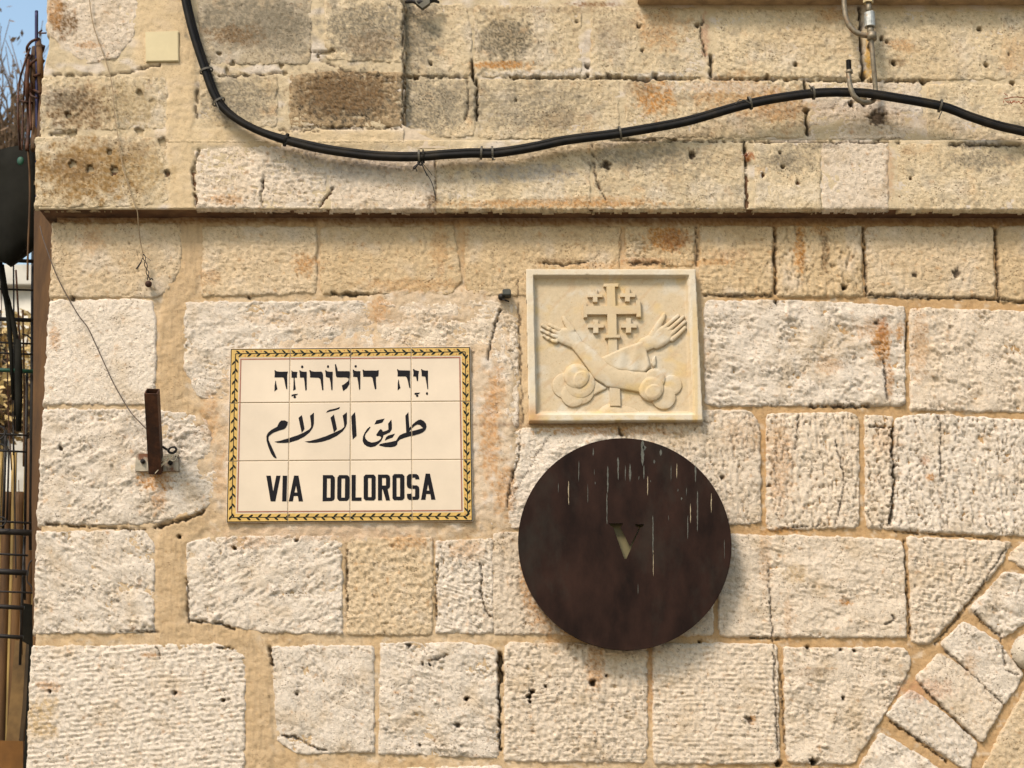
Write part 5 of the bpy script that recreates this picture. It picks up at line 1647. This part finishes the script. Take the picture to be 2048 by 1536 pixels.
# cluster of bent reinforcing bars above
rb = empty('rebar_bundle', P3(70, 300, .3), 'bundle of bent rusty reinforcing bars rising against the sky at the wall corner', 'rebar')
yb = .3
tube_obj('straight_bar', [P3(73, 22, yb), P3(73, 90, yb), P3(74, 300, yb), P3(74, 700, yb)], .005, simple('blue_grey_steel', (.02, .02, .06), .5, .5), rb, 8)
for pts, r in (([(70, 96), (66, 150), (70, 220), (68, 300)], .010), ([(78, 90), (76, 140), (84, 200), (80, 300)], .012), ([(56, 120), (54, 180), (58, 240), (54, 300)], .006), ([(76, 80), (80, 120), (82, 200), (80, 300), (76, 420)], .009), ([(74, 78), (62, 84), (54, 96), (58, 110), (72, 112), (84, 104), (88, 92)], .004), ([(60, 96), (48, 130), (38, 170), (36, 230), (40, 300)], .003),
               ([(70, 100), (56, 126), (50, 160), (46, 220), (44, 300)], .003), ([(74, 118), (62, 128), (58, 142), (66, 152), (80, 148)], .004), ([(66, 160), (58, 172), (62, 190), (74, 196)], .003),
               ([(34, 200), (50, 204), (70, 206), (84, 200)], .004), ([(78, 160), (72, 240), (70, 300)], .007), ([(84, 60), (78, 66), (92, 66)], .0025), ([(64, 230), (66, 270), (64, 300)], .004), ([(52, 110), (64, 120), (78, 134), (88, 120)], .004),
               ([(50, 176), (66, 180), (80, 186)], .004), ([(66, 150), (60, 200), (62, 260)], .0035)):
    tube_obj('bent_bar', [P3(a, b, yb + .03 * math.sin(a)) for a, b in pts], r, M_wood if r > .006 else M_rust, rb, 8)

# folded dark awning
aw = empty('folded_awning', P3(30, 530, .35), 'dark canvas awning folded down beside the wall corner at the left edge', 'awning')
def canvas():
    bm = bmesh.new()
    cols_ = [(-150, 330, 470), (-60, 312, 510), (-10, 300, 517), (8, 297, 523), (18, 294, 530), (30, 292, 522), (44, 290, 511), (58, 290, 500), (72, 291, 489)]
    fr, bk = [], []
    for i, (u, a, b) in enumerate(cols_):
        yy = .35 + .004 * math.sin(i * 1.1)
        fr.append([bm.verts.new(P3(u + (1.5 if j % 2 else 0), a + (b - a) * j / 6, yy + .012 * math.sin(j * .9 + i * .3))) for j in range(7)])
        bk.append([bm.verts.new(v.co + Vector((0, .02, 0))) for v in fr[-1]])
    for i in range(len(fr) - 1):
        for j in range(6):
            bm.faces.new((fr[i][j], fr[i][j + 1], fr[i + 1][j + 1], fr[i + 1][j])); bm.faces.new((bk[i + 1][j], bk[i + 1][j + 1], bk[i][j + 1], bk[i][j]))
        bm.faces.new((fr[i][0], fr[i + 1][0], bk[i + 1][0], bk[i][0])); bm.faces.new((fr[i][6], bk[i][6], bk[i + 1][6], fr[i + 1][6]))
    for s in (0, -1):
        for j in range(6): bm.faces.new((fr[s][j], bk[s][j], bk[s][j + 1], fr[s][j + 1]))
    mesh_bm('canvas', bm, M_canvas, aw, smooth=True)
canvas()
bm = bmesh.new(); c = P3(41, 322, .28)
bmesh.ops.create_uvsphere(bm, u_segments=10, v_segments=8, radius=.010, matrix=Matrix.Translation(c) @ Matrix.Diagonal((1, .5, 1.3, 1)))
mesh_bm('green_knob', bm, M_green, aw, smooth=True)
tube_obj('edge_rope', [P3(56, 292, .3), P3(60, 380, .3), P3(56, 500, .3), P3(55, 560, .3)], .003, M_wood, aw, 6)

# lattice of horizontal bars
lt = empty('rebar_lattice', P3(66, 1330, .55), 'grid of dark steel bars crossing the gap left of the wall', 'lattice')
yl = .55
for v, r, u1 in ((520, .006, 78), (578, .003, 78), (638, .0062, 74), (685, .0028, 72), (706, .0028, 70), (740, .006, 68), (868, .003, 56), (901, .003, 54), (1043, .003, 60), (1063, .0085, 66), (1108, .003, 56), (1143, .008, 56), (1183, .0025, 72), (1213, .006, 48), (1272, .0055, 46)):
    bm = bmesh.new()
    bm_tube(bm, [P3(-260, v - 2, yl), P3(0, v, yl), P3(u1, v + 3, yl)], r, 8)
    mesh_bm('horizontal_bar', bm, M_green if v == 740 else M_dark, lt, smooth=True)
for u0, v0, u1, v1, r in ((27, 525, 29, 860, .0025), (67, 490, 62, 1100, .0065), (54, 740, 50, 1060, .004), (50, 1050, 40, 1330, .004), (48, 1080, 50, 1200, .003), (-60, 500, -66, 1400, .006), (12, 860, 6, 1060, .004), (18, 900, 14, 1040, .003)):
    bm = bmesh.new(); bm_tube(bm, [P3(u0, v0, yl + .02), P3(u1, v1, yl + .02)], r, 8); mesh_bm('upright_bar', bm, M_dark, lt, smooth=True)
for pts in ([(0, 852), (8, 858), (10, 868), (4, 876), (0, 878)], [(0, 888), (10, 892), (18, 900)], [(0, 1034), (8, 1036), (12, 1043), (6, 1051), (0, 1053)], [(64, 1120), (58, 1130), (54, 1160), (62, 1172), (68, 1190)], [(44, 668), (56, 672), (66, 682)]):
    tube_obj('wire_loop', [P3(a, b, yl - .02) for a, b in pts], .0022, M_dark, lt, 6)

rr = random.Random(21)
for i in range(16):
    u0 = rr.uniform(-20, 64); v0 = rr.choice((540, 620, 700, 850, 960)); u1 = u0 + rr.uniform(-16, 10); v1 = v0 + rr.uniform(120, 360)
    um = (u0 + u1) / 2 + rr.uniform(-6, 6)
    tube_obj('loose_wire', [P3(u0, v0, yl + .1), P3(um, (v0 + v1) / 2, yl + .12), P3(min(u1, 58), v1, yl + .1)], rr.choice((.0012, .002, .003)), rr.choice((M_dark, M_rust, M_wood)), lt, 5, 4)

# closed sunshade ribs
ss = empty('folded_sunshade', P3(37, 862, .45), 'closed dark sunshade frame hanging in the gap below the awning', 'sunshade')
for pts, rs in (([(0, 520), (6, 560), (16, 620), (22, 700), (26, 800)], [.006, .006, .008, .006, .004]), ([(4, 530), (14, 590), (26, 640), (34, 690), (36, 740)], [.006, .005, .007, .008, .009]), ([(36, 680), (37, 740), (38, 800), (37, 862)], [.009, .011, .010, .008]),
                ([(38, 690), (34, 760), (30, 830)], [.004, .004, .003]), ([(2, 540), (8, 580), (18, 610)], [.007, .009, .008]), ([(18, 620), (26, 660), (30, 680)], [.003, .003, .003])):
    bm = bmesh.new(); bm_tube(bm, [P3(a, b, .45) for a, b in pts], rs, 8); mesh_bm('rib', bm, M_canvas, ss, smooth=True)

# golden canes and brown board lower down
gc = empty('cane_screen', P3(30, 1480, .9), 'upright golden and brown canes seen through the bars at the lower left', 'screen')
rr = random.Random(12)
for i, (u0, u1, r, g) in enumerate(((68, 54, .012, 1), (58, 42, .016, 0), (48, 34, .011, 1), (37, 24, .014, 0), (25, 14, .014, 1), (12, 2, .014, 0), (0, -10, .016, 1), (-16, -26, .014, 0), (-34, -44, .014, 1), (-54, -62, .016, 1), (-74, -84, .014, 0), (-96, -106, .016, 1))):
    bm = bmesh.new()
    top = 905 if g else 985
    if i < 3: top = 880
    pts = [P3(u0 + (8 if i < 3 else 3) + rr.uniform(-2, 2), top, .9), P3(u0, 1100, .9), P3((u0 + u1) / 2 + rr.uniform(-1, 1), 1280, .9), P3(u1, 1500, .9), P3(u1 - 6, 1800, .9)]
    bm_tube(bm, catmull(pts, 4), r * (.62 if g else 1.15), 10)
    mesh_bm('cane', bm, M_gold if g else M_wood, gc, smooth=True)
bm = bmesh.new(); prism(bm, [[(-120, 1478), (46, 1482), (44, 1900), (-120, 1900)]], .75, .85)
setp(mesh_bm('orange_crate', bm, M_orange, None), 'orange brown box at the very bottom left corner', 'box')
bm = bmesh.new(); prism(bm, [[(30, 1280), (52, 1284), (46, 1400), (36, 1500), (10, 1500), (20, 1400)]], .80, .84)
setp(mesh_bm('tan_board', bm, simple('tan_weathered_board', (.17, .10, .035), .8, var=.5, scale=14), None), 'narrow tan board leaning behind the bars at lower left', 'board')
bm = bmesh.new(); prism(bm, [[(40, 1205), (78, 1212), (76, 1500), (52, 1600), (44, 1600), (58, 1290), (40, 1280)]], .70, .74)
setp(mesh_bm('dark_board', bm, M_canvas, None), 'dark narrow board beside the wall foot at lower left', 'board')

# bush and dry twigs
def bush(name, label, centre, rad, n, mat, leafs, seed, cat='bush'):
    rr = random.Random(seed)
    e = empty(name, (centre[0], centre[1], centre[2] - rad[2]), label, cat)
    bm = bmesh.new()
    for i in range(n):
        a = rr.uniform(0, 6.28)
        s = Vector((centre[0] + rr.uniform(-.3, .3) * rad[0], centre[1] + rr.uniform(-.3, .3) * rad[1], centre[2] - rad[2]))
        t = Vector((centre[0] + math.cos(a) * rad[0] * rr.random(), centre[1] + math.sin(a) * rad[1] * rr.random(), centre[2] + rad[2] * rr.uniform(-.4, 1)))
        m = (s + t) / 2 + Vector((rr.uniform(-.1, .1), 0, rr.uniform(-.05, .1)))
        bm_tube(bm, catmull([s, m, t], 3), [.006, .006, .005, .004, .003, .002, .0015], 4)
    mesh_bm('twigs', bm, M_twig, e)['kind'] = 'stuff'
    if leafs:
        bm = bmesh.new()
        for i in range(leafs):
            a = rr.uniform(0, 6.28); q = rr.random() ** .5
            c = Vector((centre[0] + math.cos(a) * rad[0] * q, centre[1] + math.sin(a) * rad[1] * q, centre[2] + rr.uniform(-1, 1) * rad[2]))
            d = Vector((rr.uniform(-1, 1), rr.uniform(-1, 1), rr.uniform(-1, 1))).normalized(); o_ = d.orthogonal().normalized(); L = rr.uniform(.012, .03)
            bm.faces.new([bm.verts.new(c + x) for x in (d * L, o_ * L * .5, -d * L, -o_ * L * .5)])
        mesh_bm('leaves', bm, mat, e, recalc=False)['kind'] = 'stuff'
    return e


c1 = P3(10, 760, 2.2)
bush('dry_bush', 'dry golden leafed bush behind the steel bars at the left edge', (c1.x, c1.y, c1.z), (.55, .3, .22), 60, M_dryleaf, 2600, 1)
c2 = P3(0, 215, 3.0)
bush('bare_twig_tree', 'bare pinkish twig crown against the sky at the top left corner', (c2.x, c2.y, c2.z), (.40, .4, .42), 150, M_twig, 300, 2, 'tree')

# pale building behind, street surface
a = P3(-500, 600, 5.0); b = P3(180, 600, 5.0); top = P3(20, 555, 5.0)
fb = empty('far_building', (a.x, 5.0, 0), 'pale stone building glimpsed behind the bars left of the wall', 'building')
bm = bmesh.new(); bm_box(bm, (a.x - 4, 5.0, 0), (b.x + .8, 9.0, top.z)); mesh_bm('wall', bm, M_farwall, fb)
bm = bmesh.new()
bm_box(bm, (a.x - 4, 4.94, top.z - .06), (b.x + .8, 5.1, top.z + .06)); mesh_bm('coping', bm, M_farwall, fb)
w0 = P3(14, 700, 5.0)
bm = bmesh.new(); bm_box(bm, (w0.x - .25, 4.97, w0.z - .6), (w0.x + .05, 5.05, w0.z + .1)); mesh_bm('window', bm, M_canvas, fb)
bm = bmesh.new()
for q in ((-60, -60, 60, 60),):
    vs = [bm.verts.new((q[0], q[1], 0)), bm.verts.new((q[2], q[1], 0)), bm.verts.new((q[2], q[3], 0)), bm.verts.new((q[0], q[3], 0))]
    bm.faces.new(vs)
g = mesh_bm('ground', bm, M_paving, None); g['kind'] = 'structure'
